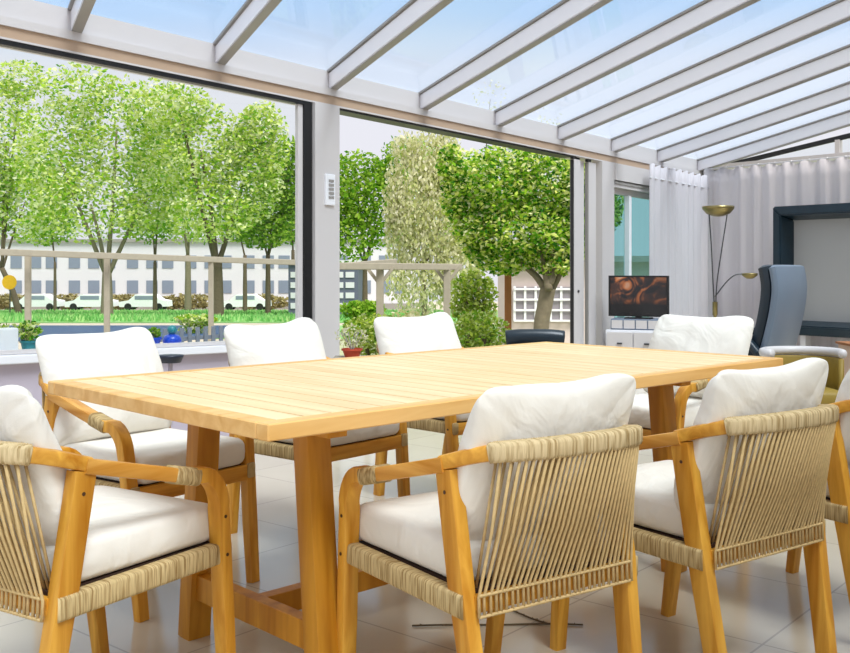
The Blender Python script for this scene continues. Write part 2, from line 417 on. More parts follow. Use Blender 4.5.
    # seat cushion
    obj('seat_cushion', pillow(.456, .462, .092, 22, (.06, .06), .0, seed=1, rc=18, wr=.02), M['cloth'], t, True, (0, .037, .446))
    return t
def pillow(w, d, th, n_exp, corner, pinch, seed=0, N=30, wr=0, rc=9):
    """box-like cushion: superellipse outline, rounded edges; pinch draws the sides in and leaves the corners out"""
    bm = bmesh.new(); top = []; bot = []
    for i in range(N+1):
        rt, rb = [], []
        for j in range(N+1):
            u = math.sin((i/N-.5)*PI); v = math.sin((j/N-.5)*PI)
            x, y = u*w/2, v*d/2
            if rc:
                mm = max(abs(u), abs(v)); q_ = (abs(u)**rc+abs(v)**rc)**(1/rc)
                if q_ > 0: x *= mm/q_; y *= mm/q_
            x *= 1-pinch*(1-v*v)**1.0*abs(u)**3; y *= 1-pinch*1.4*(1-u*u)*abs(v)**3
            prof = ((1-abs(u)**n_exp)*(1-abs(v)**n_exp))
            prof = max(prof, 0)**(.24 if n_exp > 4 else .45)
            h = th/2*prof
            if wr:
                h *= 1+wr*noise.noise(V((x*9+seed*3.1, y*9, seed)))+wr*.5*noise.noise(V((x*22+seed, y*12, seed*2)))
            rt.append((x, y, h)); rb.append((x, y, -h))
        top.append(rt); bot.append(rb)
    vt = [[bm.verts.new(p) for p in r] for r in top]
    vb = [[vt[i][j] if (i in (0, N) or j in (0, N)) else bm.verts.new(bot[i][j]) for j in range(N+1)] for i in range(N+1)]
    for i in range(N):
        for j in range(N):
            bm.faces.new((vt[i][j], vt[i+1][j], vt[i+1][j+1], vt[i][j+1]))
            bm.faces.new((vb[i][j], vb[i][j+1], vb[i+1][j+1], vb[i+1][j]))
    return bm
def back_cushion_bm(seed, ear=.02):
    bm = pillow(.485, .385, .19, 2.6, None, .02, seed, 40, .12, 13)
    for v in bm.verts:
        u, w_ = v.co.x/.2375, v.co.y/.195
        if w_ > .2:     # top corners: one stands prouder than the other
            v.co.y += (w_-.2)*(ear*math.exp(-((u-.72)/.33)**2) + ear*.35*math.exp(-((u+.8)/.25)**2))
        v.co.z += .012*noise.noise(V((v.co.x*6+seed, v.co.y*6, 3)))
        if v.co.z > 0: v.co.z *= .5          # flat against the ropes
        # bottom fuller than top
        v.co.z *= 1.0-.18*w_
    R = Matrix.Rotation(math.radians(90+19), 4, 'X')
    for v in bm.verts: v.co = R @ v.co
    return bm
def place(az):   # azimuth of the chair's right-hand side -> rotation about z
    return PI/2-az
chair0 = make_chair()
cush_meshes = [back_cushion_bm(k, .017+.007*(k % 3)) for k in range(3)]
cush_objs = []
for k, bm in enumerate(cush_meshes):
    cush_objs.append(None)
CH = [  # x, y, az, chair label, cushion label, cushion mesh, ear side, tilt
 (.153, 2.393, .969, 'wooden rope-back armchair in the middle foreground, its woven back towards us', 'cream back cushion in the armchair at centre foreground', 0),
 (.730, 2.728, .944, 'wooden rope-back armchair second along the near side, back to us, at right', 'cream back cushion in the near-side armchair at right', 1),
 (1.268, 3.165, .96, 'wooden rope-back armchair cut off by the right edge of the photo', 'cream back cushion in the armchair cut off at the right edge', 2),
 (-.838, 2.372, 2.13, 'wooden rope-back armchair at the left head of the table, seen from its side', 'cream back cushion cut off by the left edge, in the head-of-table armchair', 1),
 (-.955, 3.40, 3.77, 'wooden rope-back armchair leftmost of the window side, beside the table corner', 'cream back cushion leftmost along the window side', 0),
 (-.442, 4.04, 3.86, 'wooden rope-back armchair in the middle of the window side of the table', 'cream back cushion in the middle chair of the window side', 2),
 (.124, 4.68, 3.95, 'wooden rope-back armchair on the window side nearest the terracotta pot', 'cream back cushion of the window-side chair right of the white post', 1),
 (1.07, 4.42, -.65, 'wooden rope-back armchair at the far head of the table, before the lamp', 'cream back cushion at the far head of the table', 0),
]
protos = {}
for i, (x, y, az, lab, cl, cm) in enumerate(CH):
    G = 'rope-back armchairs round the dining table'
    if i == 0:
        c = chair0; c.location = (x, y, 0); c.rotation_euler = (0, 0, place(az)); tag(c, lab, 'chair', G)
    else:
        c = dup(chair0, (x, y, 0), place(az), lab)
    R = Matrix.Rotation(place(az), 4, 'Z')
    ox, oy, oz, sx = {0: (-.006, -.205, .640, .96), 1: (-.004, -.205, .640, .96), 2: (.0, -.205, .640, .95), 3: (-.01, -.210, .632, .95), 4: (.005, -.200, .662, 1.0),
                      5: (.01, -.205, .655, 1.04), 6: (0, -.205, .655, 1.08), 7: (.0, -.205, .668, 1.1)}[i]
    p = R @ V((ox, oy, oz))
    if cm not in protos:
        k = obj('back_cushion', cush_meshes[cm], M['cloth'], None, True); protos[cm] = k
    else:
        k = protos[cm].copy(); C.objects.link(k)
    k.location = (x+p.x, y+p.y, p.z); k.rotation_euler = (0, 0, place(az))
    k.scale = ((-sx if i in (4, 5, 6, 7) else sx), 1, 1)
    tag(k, cl, 'cushion', 'cream back cushions on the armchairs')

# ------------------------------------------------------------------ table
TX, TY, TH = .104, 3.230, .812
tab = empty('dining_table', (TX, TY, 0), PI/2-TH, 'long light-wood slatted dining table with trestle legs', 'table')
L, W = 2.223, 1.101
bm = bmesh.new()
for s in (-1, 1):
    box(bm, -L/2, L/2, s*(W/2-.045), s*W/2, .713, .75) if s > 0 else box(bm, -L/2, L/2, -W/2, -W/2+.045, .713, .75)
box(bm, -L/2, -L/2+.05, -W/2+.046, W/2-.046, .713, .75); box(bm, L/2-.05, L/2, -W/2+.046, W/2-.046, .713, .75)
bmesh.ops.bevel(bm, geom=bm.edges[:], offset=.003, segments=1, affect='EDGES')
for f in bm.faces: f.material_index = 0
obj('top_frame', bm, M['topedge'], tab)
bm = bmesh.new(); n = 28; w = (L-.1)/n
for i in range(n):
    x0 = -L/2+.05+i*w
    box(bm, x0+.003, x0+w-.003, -W/2+.047, W/2-.047, .722, .7495, None, .0015)
obj('top_slats', bm, M['top'], tab)
bm = bmesh.new()
for yy in (-.3, 0, .3): box(bm, -L/2+.05, L/2-.05, yy-.03, yy+.03, .700, .7215)
obj('top_batten', bm, M['tleg'], tab)
for sx in (-1, 1):
    for sy in (-1, 1):
        bm = bmesh.new()
        sweep(bm, [V((sx*.777, sy*.312, 0)), V((sx*.777, sy*.25, .70))], rprof(.072, .062, .002), (1, 0, 0))
        obj('leg', bm, M['tleg'], tab, 'auto')
    bm = bbox(sx*.777-.02, sx*.777+.02, -.275, .275, .118, .19, .003); obj('cross_beam', bm, M['tleg'], tab)
    bm = bbox(sx*.777-.03, sx*.777+.03, -.36, .36, .66, .70, .003); obj('top_bearer', bm, M['tleg'], tab)
obj('stretcher', bbox(-.757, .757, -.022, .022, .125, .185, .003), M['tleg'], tab)

# ------------------------------------------------------------------ room shell
W0 = V((-2.14, 5.04, 0)); E = V((.644, .765, 0)); N = V((-.765, .644, 0)); TILT = -.0222
def wp(t, n, z): return W0+E*t+N*n+V((0, 0, z+TILT*t))
def wbox(bm, t0, t1, n0, n1, z0, z1, flat=False):
    vs = []
    for t in (t0, t1):
        for n_ in (n0, n1):
            for z in (z0, z1):
                p = wp(t, n_, z)
                if flat and z == z0: p.z = z0
                vs.append(bm.verts.new(p))
    for f in ((0,1,3,2),(4,6,7,5),(0,4,5,1),(2,3,7,6),(0,2,6,4),(1,5,7,3)): bm.faces.new([vs[i] for i in f])
def wobj(name, t0, t1, n0, n1, z0, z1, m, parent, flat=False, bev=0):
    bm = bmesh.new(); wbox(bm, t0, t1, n0, n1, z0, z1, flat)
    if bev: bmesh.ops.bevel(bm, geom=bm.edges[:], offset=bev, segments=2, affect='EDGES')
    return obj(name, bm, m, parent)
COR = W0+E*8.21
DL = V((.636, -.771, 0)).normalized(); NL = V((.771, .636, 0)).normalized()   # along / outward of the gable wall
bm = bmesh.new()
a = W0+E*-3.2+N*.2; b = COR+N*.2+NL*.2; c = COR+DL*7+NL*.2; c = COR+DL*8+NL*.2; d = W0-N*6+E*10; e = W0-N*6+E*-3.2
prism(bm, [(p.x, p.y) for p in (a, b, c, d, e)], -.35, 0)
tag(obj('floor', bm, M['floor']), 'pale grey glossy tiled floor', None, None, 'structure')

wl = empty('wall_left', W0, kind='structure'); wl.location = (0, 0, 0)
TL = -3.0
wobj('header_beam', TL, 8.3, 0, .14, 2.302, 2.348, M['alu'], wl)
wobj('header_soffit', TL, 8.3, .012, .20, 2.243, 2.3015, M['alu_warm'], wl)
wobj('header_lip', TL, 8.3, .006, .20, 2.232, 2.2425, M['alu'], wl)
wobj('eaves_plate', TL, 8.3, .04, .10, 2.3485, 2.475, M['alu'], wl)
wobj('gutter', TL, 8.3, .205, .35, 2.33, 2.44, M['alu_dark'], wl)
wobj('parapet', TL, 2.14, .02, .22, 0, .585, M['render'], wl, True)
wobj('sill', TL, 2.16, -.03, .30, .586, .632, M['white'], wl, False, .005)
wobj('post', 2.17, 2.40, -.01, .06, 0, 2.231, M['alu'], wl, True)
wobj('post', -1.2, -1.055, .0, .10, .633, 2.231, M['alu'], wl)
# screws along the soffit
for k in range(11):
    t = -.2+k*.82
    bm = bmesh.new(); p = wp(t, .05, 2.2305); lathe(bm, [(0, -.004), (.009, -.004), (.009, .001), (0, .001)], 10, Matrix.Translation(p)); obj('screw', bm, M['screw'], wl)
def frame(root, t0, t1, n, z0, z1, w, d, m, flat=False):
    bm = bmesh.new()
    wbox(bm, t0, t0+w, n, n+d, z0, z1, flat); wbox(bm, t1-w, t1, n, n+d, z0, z1, flat)
    wbox(bm, t0+w+.0002, t1-w-.0002, n, n+d, z1-w, z1); wbox(bm, t0+w+.0002, t1-w-.0002, n, n+d, z0, z0+w, False)
    return obj('window_frame', bm, m, root)
w1 = empty('window_1', kind='structure')
bm = bmesh.new()
wbox(bm, 2.085, 2.160, .01, .06, .634, 2.230); wbox(bm, -1.05, -.99, .01, .06, .634, 2.23); wbox(bm, -.989, 2.084, .01, .06, 2.205, 2.230)
obj('window_frame', bm, M['black'], w1)
wobj('bottom_frame', -.989, 2.084, .01, .06, .634, .655, M['alu'], w1)
wobj('inner_stile', 2.045, 2.084, .02, .05, .656, 2.204, M['alu'], w1)
wobj('glass_pane', -.985, 2.044, .03, .036, .656, 2.204, M['glass'], w1)
w3 = empty('window_3', kind='structure')
frame(w3, TL, -1.21, .03, .634, 2.23, .04, .05, M['black'])
wobj('glass_pane', TL+.041, -1.251, .05, .056, .675, 2.188, M['glass'], w3)
d1 = empty('door_1', kind='structure')
wobj('top_track', 2.41, 5.47, .02, .15, 2.217, 2.231, M['black'], d1)
wobj('bottom_track', 2.41, 5.47, .05, .15, .001, .02, M['alu_dark'], d1, True)
# stacked sliding leaves right of the opening
for k, (t0, t1, n0) in enumerate(((5.49, 5.60, .02), (5.615, 5.73, .06), (5.77, 5.90, .03))):
    wobj('stacked_leaf', t0, t1, n0, n0+.045, .03, 2.205, M['alu'], d1, True)
    wobj('leaf_edge', t0-.012, t0-.001, n0+.005, n0+.035, .03, 2.20, M['alu_dark'] if k else M['black'], d1, True)
    wobj('track_gap', t0-.02, t0+.04, n0, n0+.03, 2.207, 2.231, M['black'], d1)
wobj('post', 5.95, 6.18, -.01, .10, 0, 2.231, M['alu'], wl, True)
bm = bmesh.new(); q = wp(5.56, .012, .98); lathe(bm, [(0, 0), (.013, 0), (.013, .012), (0, .014)], 12, Matrix.Translation(q) @ Matrix.Rotation(math.radians(-90), 4, V((.644, .765, 0)))); obj('lock', bm, M['steel'], d1)
# tinted corner window with rolling shutter box
w2 = empty('window_2', kind='structure')
frame(w2, 6.18, 8.05, .06, 0.5, 2.0, .05, .05, M['alu'])
wobj('glass_pane', 6.232, 7.998, .08, .088, .552, 1.948, M['tealglass'], w2)
wobj('shutter_box', 6.182, 8.19, -.03, .12, 2.07, 2.231, M['alu'], w2)
wobj('shutter_slot', 6.182, 8.19, -.02, .11, 2.035, 2.059, M['alu_dark'], w2)
wobj('shutter_rail', 6.182, 8.19, -.01, .10, 2.002, 2.034, M['alu'], w2)
wobj('mullion', 6.55, 6.60, .03, .09, .552, 1.948, M['white'], w2)
wobj('low_panel', 6.182, 8.19, .03, .14, 0, .498, M['white'], wl, True)
# white control box on the post
cb = empty('window_control', wp(2.30, -.012, 1.55), math.atan2(.765, .644), 'small white control box with vents fixed to the white post', 'control box')
obj('body', bbox(-.045, .045, -.012, .012, -.0, .21, .004), M['white'], cb)
for k in range(5):
    obj('button', bbox(-.018, .03, -.016, -.0125, .045+k*.028, .062+k*.028), M['alu_dark'], cb)

# gable wall
gw = empty('wall_back', kind='structure')
GA = math.atan2(DL.y, DL.x)
def gobj(name, s0, s1, n0, n1, z0, z1, m, parent, loc=COR):
    bm = bmesh.new(); box(bm, s0, s1, n0, n1, z0, z1)
    R = Matrix.Translation(COR) @ Matrix.Rotation(GA, 4, 'Z')
    for v in bm.verts: v.co = R @ v.co
    return obj(name, bm, m, parent)
# local y of gable frame: +y = left normal of DL = away
gobj('gable_panel', 0, 7, .10, .18, 0, .90, M['white'], gw)
gobj('gable_pane', 0, 7, .13, .138, .901, 2.17, M['glass'], gw)
gobj('gable_rail', 0, 7, .02, .10, 2.175, 2.235, M['alu'], gw)
bm = bmesh.new()
R = Matrix.Translation(COR) @ Matrix.Rotation(GA, 4, 'Z')
pts = []
def gp(s, n_, z): return R @ V((s, n_, z))
gobj('corner_post', -.04, .06, -.02, .06, 0, 2.17, M['alu_dark'], gw)
def roof_z(p):    # height of the rafters' underside above a plan point
    # plane through eaves line, rising along the rafter direction
    k = (p-W0).dot(-N)            # distance inside
    rd = V((.505, -1, 0)); rise = .144/abs(rd.dot(N)) 
    tt = (p-W0).dot(E)
    tt0 = tt-k*rd.dot(E)/abs(rd.dot(N))
    return 2.35+TILT*tt0+k*rise
# gable glazing above the rail
bm = bmesh.new(); ss = [i*.5 for i in range(15)]
A = [bm.verts.new(gp(s, .06, 2.235)) for s in ss]; B = [bm.verts.new(V((gp(s, .06, 0).x, gp(s, .06, 0).y, max(2.24, roof_z(gp(s, .06, 0))+.04)))) for s in ss]
for i in range(14): bm.faces.new((A[i], A[i+1], B[i+1], B[i]))
g = obj('gable_glass', bm, M['glass'], gw)
sm = g.modifiers.new('s', 'SOLIDIFY'); sm.thickness = .006
for s in (1.55, 3.2, 4.8):
    p = gp(s, .06, 0); gobj('gable_mullion', s, s+.05, .03, .09, 2.236, roof_z(p), M['alu'], gw)
bm = bmesh.new()
P = [gp(s, .05, 0) for s in (0.05, 7)]
P = [V((p.x, p.y, roof_z(p)+.01)) for p in P]
sweep(bm, P, rprof(.05, .03, .004), (0, 0, 1)); obj('verge_bar', bm, M['black'], gw)
gobj('corner_block', -.25, .02, .02, .3, 2.10, 2.32, M['alu'], gw)

prism_bm = bmesh.new()
for_a, for_b = W0-N*5.75+E*-1.5, W0-N*5.75+E*9.5
prism(prism_bm, [(for_a.x, for_a.y), (for_b.x, for_b.y), ((for_b-N*.2).x, (for_b-N*.2).y), ((for_a-N*.2).x, (for_a-N*.2).y)], 0, 3.05)
tag(obj('wall_front', prism_bm, simple('house_wall', rgb(206, 198, 188), .9, 0, 3, .03)), kind='structure')
# ------------------------------------------------------------------ glass roof
roof = empty('ceiling', kind='structure')
RD = V((.505, -1, .144))
def raf_top(t, s, z=0): return wp(t, .036, 2.350+z)+RD*s
ts = [.44+.968*i for i in range(-3, 9)]
LEN = 5.6
for t in ts:
    bm = bmesh.new()
    a, b = raf_top(t, -.02), raf_top(t, LEN)
    side = V((1, .505, 0)).normalized()
    vs = []
    for p in (a, b):
        for sx in (-.029, .029):
            for z in (0, .115): vs.append(bm.verts.new(p+side*sx+V((0, 0, z))))
    for f in ((0,1,3,2),(4,6,7,5),(0,4,5,1),(2,3,7,6),(0,2,6,4),(1,5,7,3)): bm.faces.new([vs[i] for i in f])
    bmesh.ops.bevel(bm, geom=bm.edges[:], offset=.006, segments=2, affect='EDGES')
    r_ = obj('rafter', bm, M['rafter'], roof)
    bm = bmesh.new()
    vs = []
    for p in (a, b):
        for sx in (-.045, .045):
            for z in (.116, .13): vs.append(bm.verts.new(p+side*sx+V((0, 0, z))))
    for f in ((0,1,3,2),(4,6,7,5),(0,4,5,1),(2,3,7,6),(0,2,6,4),(1,5,7,3)): bm.faces.new([vs[i] for i in f])
    obj('glazing_bar', bm, M['alu_dark'], r_)
    bm = bmesh.new(); vs = []
    for p in (a, b):
        for sx in (-.027, .027):
            for z in (-.006, -.0005): vs.append(bm.verts.new(p+side*sx+V((0, 0, z))))
    for f in ((0,1,3,2),(4,6,7,5),(0,4,5,1),(2,3,7,6),(0,2,6,4),(1,5,7,3)): bm.faces.new([vs[i] for i in f])
    obj('rafter_trim', bm, M['alu_dark'], r_)
for t0, t1 in zip(ts, ts[1:]):
    bm = bmesh.new()
    q = [raf_top(t0, -.05, .132), raf_top(t1, -.05, .132), raf_top(t1, LEN, .132), raf_top(t0, LEN, .132)]
    dn = V((0, 0, .008)); off = (E*.02)
    q[0] = q[0]+off; q[3] = q[3]+off; q[1] = q[1]-off; q[2] = q[2]-off
    A = [bm.verts.new(p) for p in q]; B = [bm.verts.new(p+dn) for p in q]
    bm.faces.new(A[::-1]); bm.faces.new(B)
    for i in range(4): bm.faces.new((A[i], A[(i+1) % 4], B[(i+1) % 4], B[i]))
    obj('roof_pane', bm, M['roofglass'], roof)

# ------------------------------------------------------------------ curtains
def curtain(name, P0, D, length, z0, z1, folds, amp, seed, label, inward, tilt=0):
    rnd = random.Random(seed); bm = bmesh.new(); nx = int(folds*14); nz = 14
    ph = [rnd.uniform(-.6, .6) for _ in range(int(folds)+3)]
    nrm = inward; rows = []
    for j in range(nz+1):
        v = j/nz; row = []
        for i in range(nx+1):
            u = i/nx; k = u*folds
            g = ph[int(k)]*(1-(k-int(k)))+ph[int(k)+1]*(k-int(k))
            a = amp*(1-.3*v)*(math.sin(2*PI*(k+g*.35))+.35*math.sin(2*PI*(2.3*k+g)+v))
            if v > .93: a = amp*.75*math.sin(2*PI*(k+g*.35))+amp*.3*math.sin(2*PI*(k*3))
            z = z0+(z1-z0)*v+(tilt*u*length)
            if j == nz: z += .012*math.sin(2*PI*k)
            p = P0+D*(u*length)+nrm*(a+.03)
            row.append(bm.verts.new((p.x, p.y, z)))
        rows.append(row)
    for j in range(nz):
        for i in range(nx): bm.faces.new((rows[j][i], rows[j][i+1], rows[j+1][i+1], rows[j+1][i]))
    root = empty(name, (0, 0, 0), 0, label, 'curtain')
    o = obj('drape', bm, M['curtain'], root, True)
    s = o.modifiers.new('s', 'SOLIDIFY'); s.thickness = .002
    bm = bmesh.new(); a = P0+nrm*.03+V((0, 0, z1+.016)); b = P0+D*length+nrm*.03+V((0, 0, z1+.016+tilt*length))
    sweep(bm, [a, b], circ(.007, 8), (0, 0, 1)); obj('curtain_rod', bm, M['white'], root, True)
    n = int(folds)
    for k in range(n):
        p = a.lerp(b, (k+.5)/n); bm = bmesh.new(); lathe(bm, [(.010, -.006), (.012, 0), (.010, .006), (.008, 0), (.010, -.006)], 10, Matrix.Translation(p) @ Matrix.Rotation(PI/2, 4, V(nrm)))
        obj('curtain_ring', bm, M['white'], root, True)
    return root
curtain('curtain', wp(6.70, -.10, 0), E, 1.38, .02, 2.12, 9, .017, 1, 'lilac-grey gathered curtain left of the room corner, beside the television', -N, TILT*1.0-.0)
curtain('curtain', COR+DL*.08-NL*.06, DL, 6.6, .02, 2.165, 34, .016, 2, 'long lilac-grey curtain behind the floor lamp and the leather-framed mirror', -NL)

# ------------------------------------------------------------------ furniture at the far end
# framed mirror
s0 = 1.10
mr_ = empty('wall_mirror', gp(s0, -.34, 0), GA, 'large grey mirror panel in a padded dark teal leather frame on the gable side', 'mirror')
mw, z0, z1, fw_ = 2.3, .40, 1.70, .145
bm = bmesh.new()
def quadbar(bm, o0, o1, i0, i1, d0=-.04, d1=.15, di=.15):
    # o: outer points (x,z), i: inner points; padded bar: outer edge at front, inner edge sunk
    vs = [bm.verts.new((x, y, z)) for (x, z), y in ((o0, d1), (o1, d1), (i1, di), (i0, di), (o0, d0), (o1, d0), (((o1[0]*.35+i1[0]*.65), (o1[1]*.35+i1[1]*.65)), d0-.01), (((o0[0]*.35+i0[0]*.65), (o0[1]*.35+i0[1]*.65)), d0-.01))]
    for f in ((0, 1, 5, 4), (4, 5, 6, 7), (7, 6, 2, 3), (0, 3, 2, 1), (0, 4, 7, 3), (1, 2, 6, 5)): bm.faces.new([vs[k] for k in f])
O = [(0, z0), (mw, z0), (mw, z1), (0, z1)]; I = [(fw_, z0+fw_), (mw-fw_, z0+fw_), (mw-fw_, z1-fw_), (fw_, z1-fw_)]
for k in range(4):
    bm = bmesh.new(); quadbar(bm, O[k], O[(k+1) % 4], I[k], I[(k+1) % 4])
    bmesh.ops.bevel(bm, geom=bm.edges[:], offset=.012, segments=2, affect='EDGES')
    obj('frame_bar', bm, M['mirror_leather'], mr_)
obj('mirror_panel', bbox(fw_-.03, mw-fw_+.03, .13, .145, z0+fw_-.03, z1-fw_+.03), M['grey'], mr_)
for xx in (.3, mw-.3): obj('foot', bbox(xx-.03, xx+.03, .02, .12, 0, z0+.01, .004), M['white'], mr_)

# floor lamp
lx, ly = .290*9.5, 9.5
lp = empty('floor_lamp', (lx, ly, 0), 0, 'slim brass uplighter floor lamp with a side reading arm in the corner', 'lamp')
bm = bmesh.new(); lathe(bm, [(0, 0), (.14, 0), (.145, .012), (.13, .025), (.02, .035), (0, .035)], 28); obj('base', bm, M['brass'], lp, 'auto')
bm = bmesh.new(); lathe(bm, [(0, .03), (.016, .03), (.016, .62), (.024, .63), (.024, .75), (0, .755)], 14); obj('pole', bm, M['brass'], lp, 'auto')
for a, b, c in ((-.055, -.045, -.02), (.115, .085, .02)):
    bm = bmesh.new(); sweep(bm, catmull([(c*.4, 0, .74), (c, 0, .95), (b*.75, 0, 1.25), (a, 0, 1.58)], 6), circ(.006, 8), (0, 1, 0)); obj('rod', bm, M['steel'], lp, True)
bm = bmesh.new(); lathe(bm, [(0, 1.56), (.05, 1.565), (.11, 1.59), (.147, 1.635), (.15, 1.66), (.143, 1.66), (.10, 1.605), (0, 1.585)], 32, Matrix.Translation((.03, 0, 0))); obj('lamp_shade', bm, M['brass'], lp, True)
bm = bmesh.new(); sweep(bm, catmull([(0, 0, .80), (.10, 0, .93), (.18, 0, 1.0), (.26, 0, 1.02)], 6), circ(.006, 8), (0, 1, 0)); ra = obj('reading_arm', bm, M['steel'], lp, True)
bm = bmesh.new(); lathe(bm, [(0, .05), (.03, .048), (.07, .02), (.075, 0), (.065, -.005), (0, -.008)], 20, Matrix.Translation((.33, 0, 1.02)) @ Matrix.Rotation(PI, 4, 'X')); obj('reading_shade', bm, M['brass'], ra, True)

# television on white chest
cab = empty('media_cabinet', (2.02, 9.35, 0), math.radians(-20), 'low white cabinet with drawers under the television', 'cabinet')
obj('body', bbox(-.30, .45, -.18, .22, .0, .50, .006), M['white'], cab)
for k in range(3):
    dr = obj('drawer', bbox(-.285+k*.245, -.05+k*.245, -.197, -.181, .26, .48, .003), M['alu'], cab)
    obj('knob', bbox(-.19+k*.245, -.145+k*.245, -.212, -.198, .37, .385), M['steel'], dr)
bx = empty('media_box', (2.02, 9.35, .501), math.radians(-20), 'grey row of small device boxes under the television', 'device')
obj('case', bbox(-.26, .2, -.14, .12, 0, .10, .004), M['pickets'], bx)
for k in range(4): obj('front_plate', bbox(-.25+k*.112, -.15+k*.112, -.15, -.141, .012, .088), M['alu'], bx)
tv = empty('television', (1.985, 9.30, .602), math.radians(-26), 'small television with an orange and black picture on the white cabinet', 'television')
obj('screen', bbox(-.262, .262, -.012, -.004, .035, .385), M['screen'], tv)
obj('casing', bbox(-.28, .28, -.003, .03, .02, .40, .004), M['black'], tv)
bm = bmesh.new()
box(bm, -.28, -.2625, -.016, -.003, .02, .40); box(bm, .2625, .28, -.016, -.003, .02, .40); box(bm, -.2625, .2625, -.016, -.003, .02, .0345); box(bm, -.2625, .2625, -.016, -.003, .3855, .40)
obj('bezel', bm, M['black'], tv); obj('stand', bbox(-.12, .12, -.06, .08, 0, .012), M['black'], tv); obj('neck', bbox(-.03, .03, 0, .02, .012, .06), M['black'], tv)

# leather swivel armchair seen from behind
def slab(bm, w, pts, th, rnd=.5):
    """upholstered slab following pts in y,z"""
    n = len(pts); prof = rprof(w, th, min(th*.48, .04))
    sweep(bm, [V((0, y, z)) for y, z in pts], prof, (1, 0, 0), [(.82, .6)]+[(1, 1)]*(n-2)+[(.86, .5)])
ac = empty('leather_armchair', (2.285, 6.90, 0), math.radians(48), 'high-backed dark blue leather swivel armchair turned sideways behind the table', 'armchair')
bp_ = [(-.12, .46), (-.15, .52), (-.19, .66), (-.22, .80), (-.235, .93), (-.225, 1.03), (-.21, 1.09)]
bm = bmesh.new(); slab(bm, .51, catmull([(0, y, z) for y, z in bp_], 4) and [(p.y, p.z) for p in catmull([(0, y, z) for y, z in bp_], 4)], .06); obj('back_shell', bm, M['leather_back'], ac, 'auto')
bm = bmesh.new(); slab(bm, .51, [(p.y+.065, p.z) for p in catmull([(0, y, z) for y, z in bp_], 4)], .085); obj('back_pad', bm, M['leather'], ac, 'auto')
bm = bmesh.new(); slab(bm, .44, [(-.155, .93), (-.152, .96), (-.145, 1.0), (-.137, 1.04), (-.137, 1.06)], .07); obj('headrest', bm, M['leather'], ac, 'auto')
bm = pillow(.54, .54, .16, 5, None, 0); obj('seat', bm, M['leather'], ac, True, (0, .12, .43))
for s in (-1, 1):
    bm = bmesh.new(); sweep(bm, catmull([(s*.29, -.15, .50), (s*.30, -.05, .60), (s*.30, .12, .62), (s*.29, .28, .60)], 5), rprof(.07, .05, .02), (1, 0, 0)); obj('armrest', bm, M['leather'], ac, True)
    bm = bmesh.new(); sweep(bm, [(s*.29, .05, .38), (s*.30, .05, .60)], rprof(.03, .08, .01), (1, 0, 0)); obj('arm_support', bm, M['steel'], ac)
bm = bmesh.new(); lathe(bm, [(0, .03), (.04, .03), (.03, .08), (.03, .36), (0, .36)], 14, Matrix.Translation((0, .1, 0))); obj('column', bm, M['steel'], ac, 'auto')
for k in range(5):
    a = k*2*PI/5; bm = bmesh.new(); sweep(bm, [(0, .1, .06), (.30*math.cos(a), .1+.30*math.sin(a), .02)], rprof(.045, .035, .01), (0, 0, 1)); obj('foot', bm, M['steel'], ac, 'auto')

# small tub chair: pale rim and olive inside
tb = empty('tub_chair', (2.17, 5.75, 0), 0, 'low tub chair with pale rounded rim and olive inside, behind the table end', 'chair')
rimp = [V((.215*math.cos(a)*1.0, .20*math.sin(a), 0)) for a in [math.radians(x) for x in range(-20, 201, 10)]]
bm = bmesh.new(); sweep(bm, [p+V((0, 0, .585-.00*abs(p.x))) for p in rimp], rprof(.05, .05, .02), (0, 0, 1)); obj('rim', bm, M['alu'], tb, True)
bm = bmesh.new(); sweep(bm, [p*.97+V((0, 0, .44)) for p in rimp], rprof(.235, .03, .01), (0, 0, 1)); obj('inner_back', bm, M['tan'], tb, True)
bm = pillow(.38, .36, .10, 5, None, 0); obj('seat', bm, M['tan'], tb, True, (0, .0, .34))
for sx in (-1, 1):
    for sy in (-1, 1):
        bm = bmesh.new(); sweep(bm, [(sx*.2, sy*.16, 0), (sx*.17, sy*.13, .31)], circ(.016, 8), (1, 0, 0)); obj('leg', bm, M['wood'], tb, True)

# peach side cabinet at the right edge
pc = empty('side_cabinet', (2.98, 6.75, 0), 0, 'small peach and red-edged cabinet at the right edge of the photo', 'cabinet')
obj('body', bbox(-.10, .35, -.18, .22, .02, .545, .004), M['peach'], pc)
obj('top', bbox(-.115, .365, -.2, .235, .546, .562, .003), M['brownpost'], pc)
obj('door', bbox(-.06, .31, -.195, -.181, .06, .52, .003), M['peach'], pc)

# black chair back by the door, and dark stool by the parapet
bc = empty('black_bench_seat', (.775, 7.05, 0), math.radians(-4), 'black padded chair back showing above the far table edge by the sliding door', 'chair')
bm = bmesh.new(); sweep(bm, catmull([(-.20, 0, .575), (-.1, -.01, .585), (.1, -.01, .585), (.20, 0, .575)], 5), rprof(.115, .09, .04), (0, 0, 1)); obj('backrest', bm, M['leather'], bc, True)
bm = pillow(.46, .44, .09, 5, None, 0); obj('seat', bm, M['leather'], bc, True, (0, -.22, .34))
for sx in (-1, 1):
    for sy in (-.40, 0):
        bm = bmesh.new(); sweep(bm, [(sx*.2, sy, 0), (sx*.18, sy+(0 if sy else .005), .55 if sy == 0 else .32)], circ(.013, 8), (1, 0, 0)); obj('leg', bm, M['black'], bc, True)
st = empty('round_stool', (-1.33, 5.22, 0), 0, 'low stool with a dark blue bowl-shaped seat before the parapet', 'stool')
bm = bmesh.new(); lathe(bm, [(0, .575), (.055, .58), (.068, .61), (.07, .618), (0, .618)], 24); obj('seat', bm, simple('navy_seat', rgb(28, 36, 54), .4), st, True)
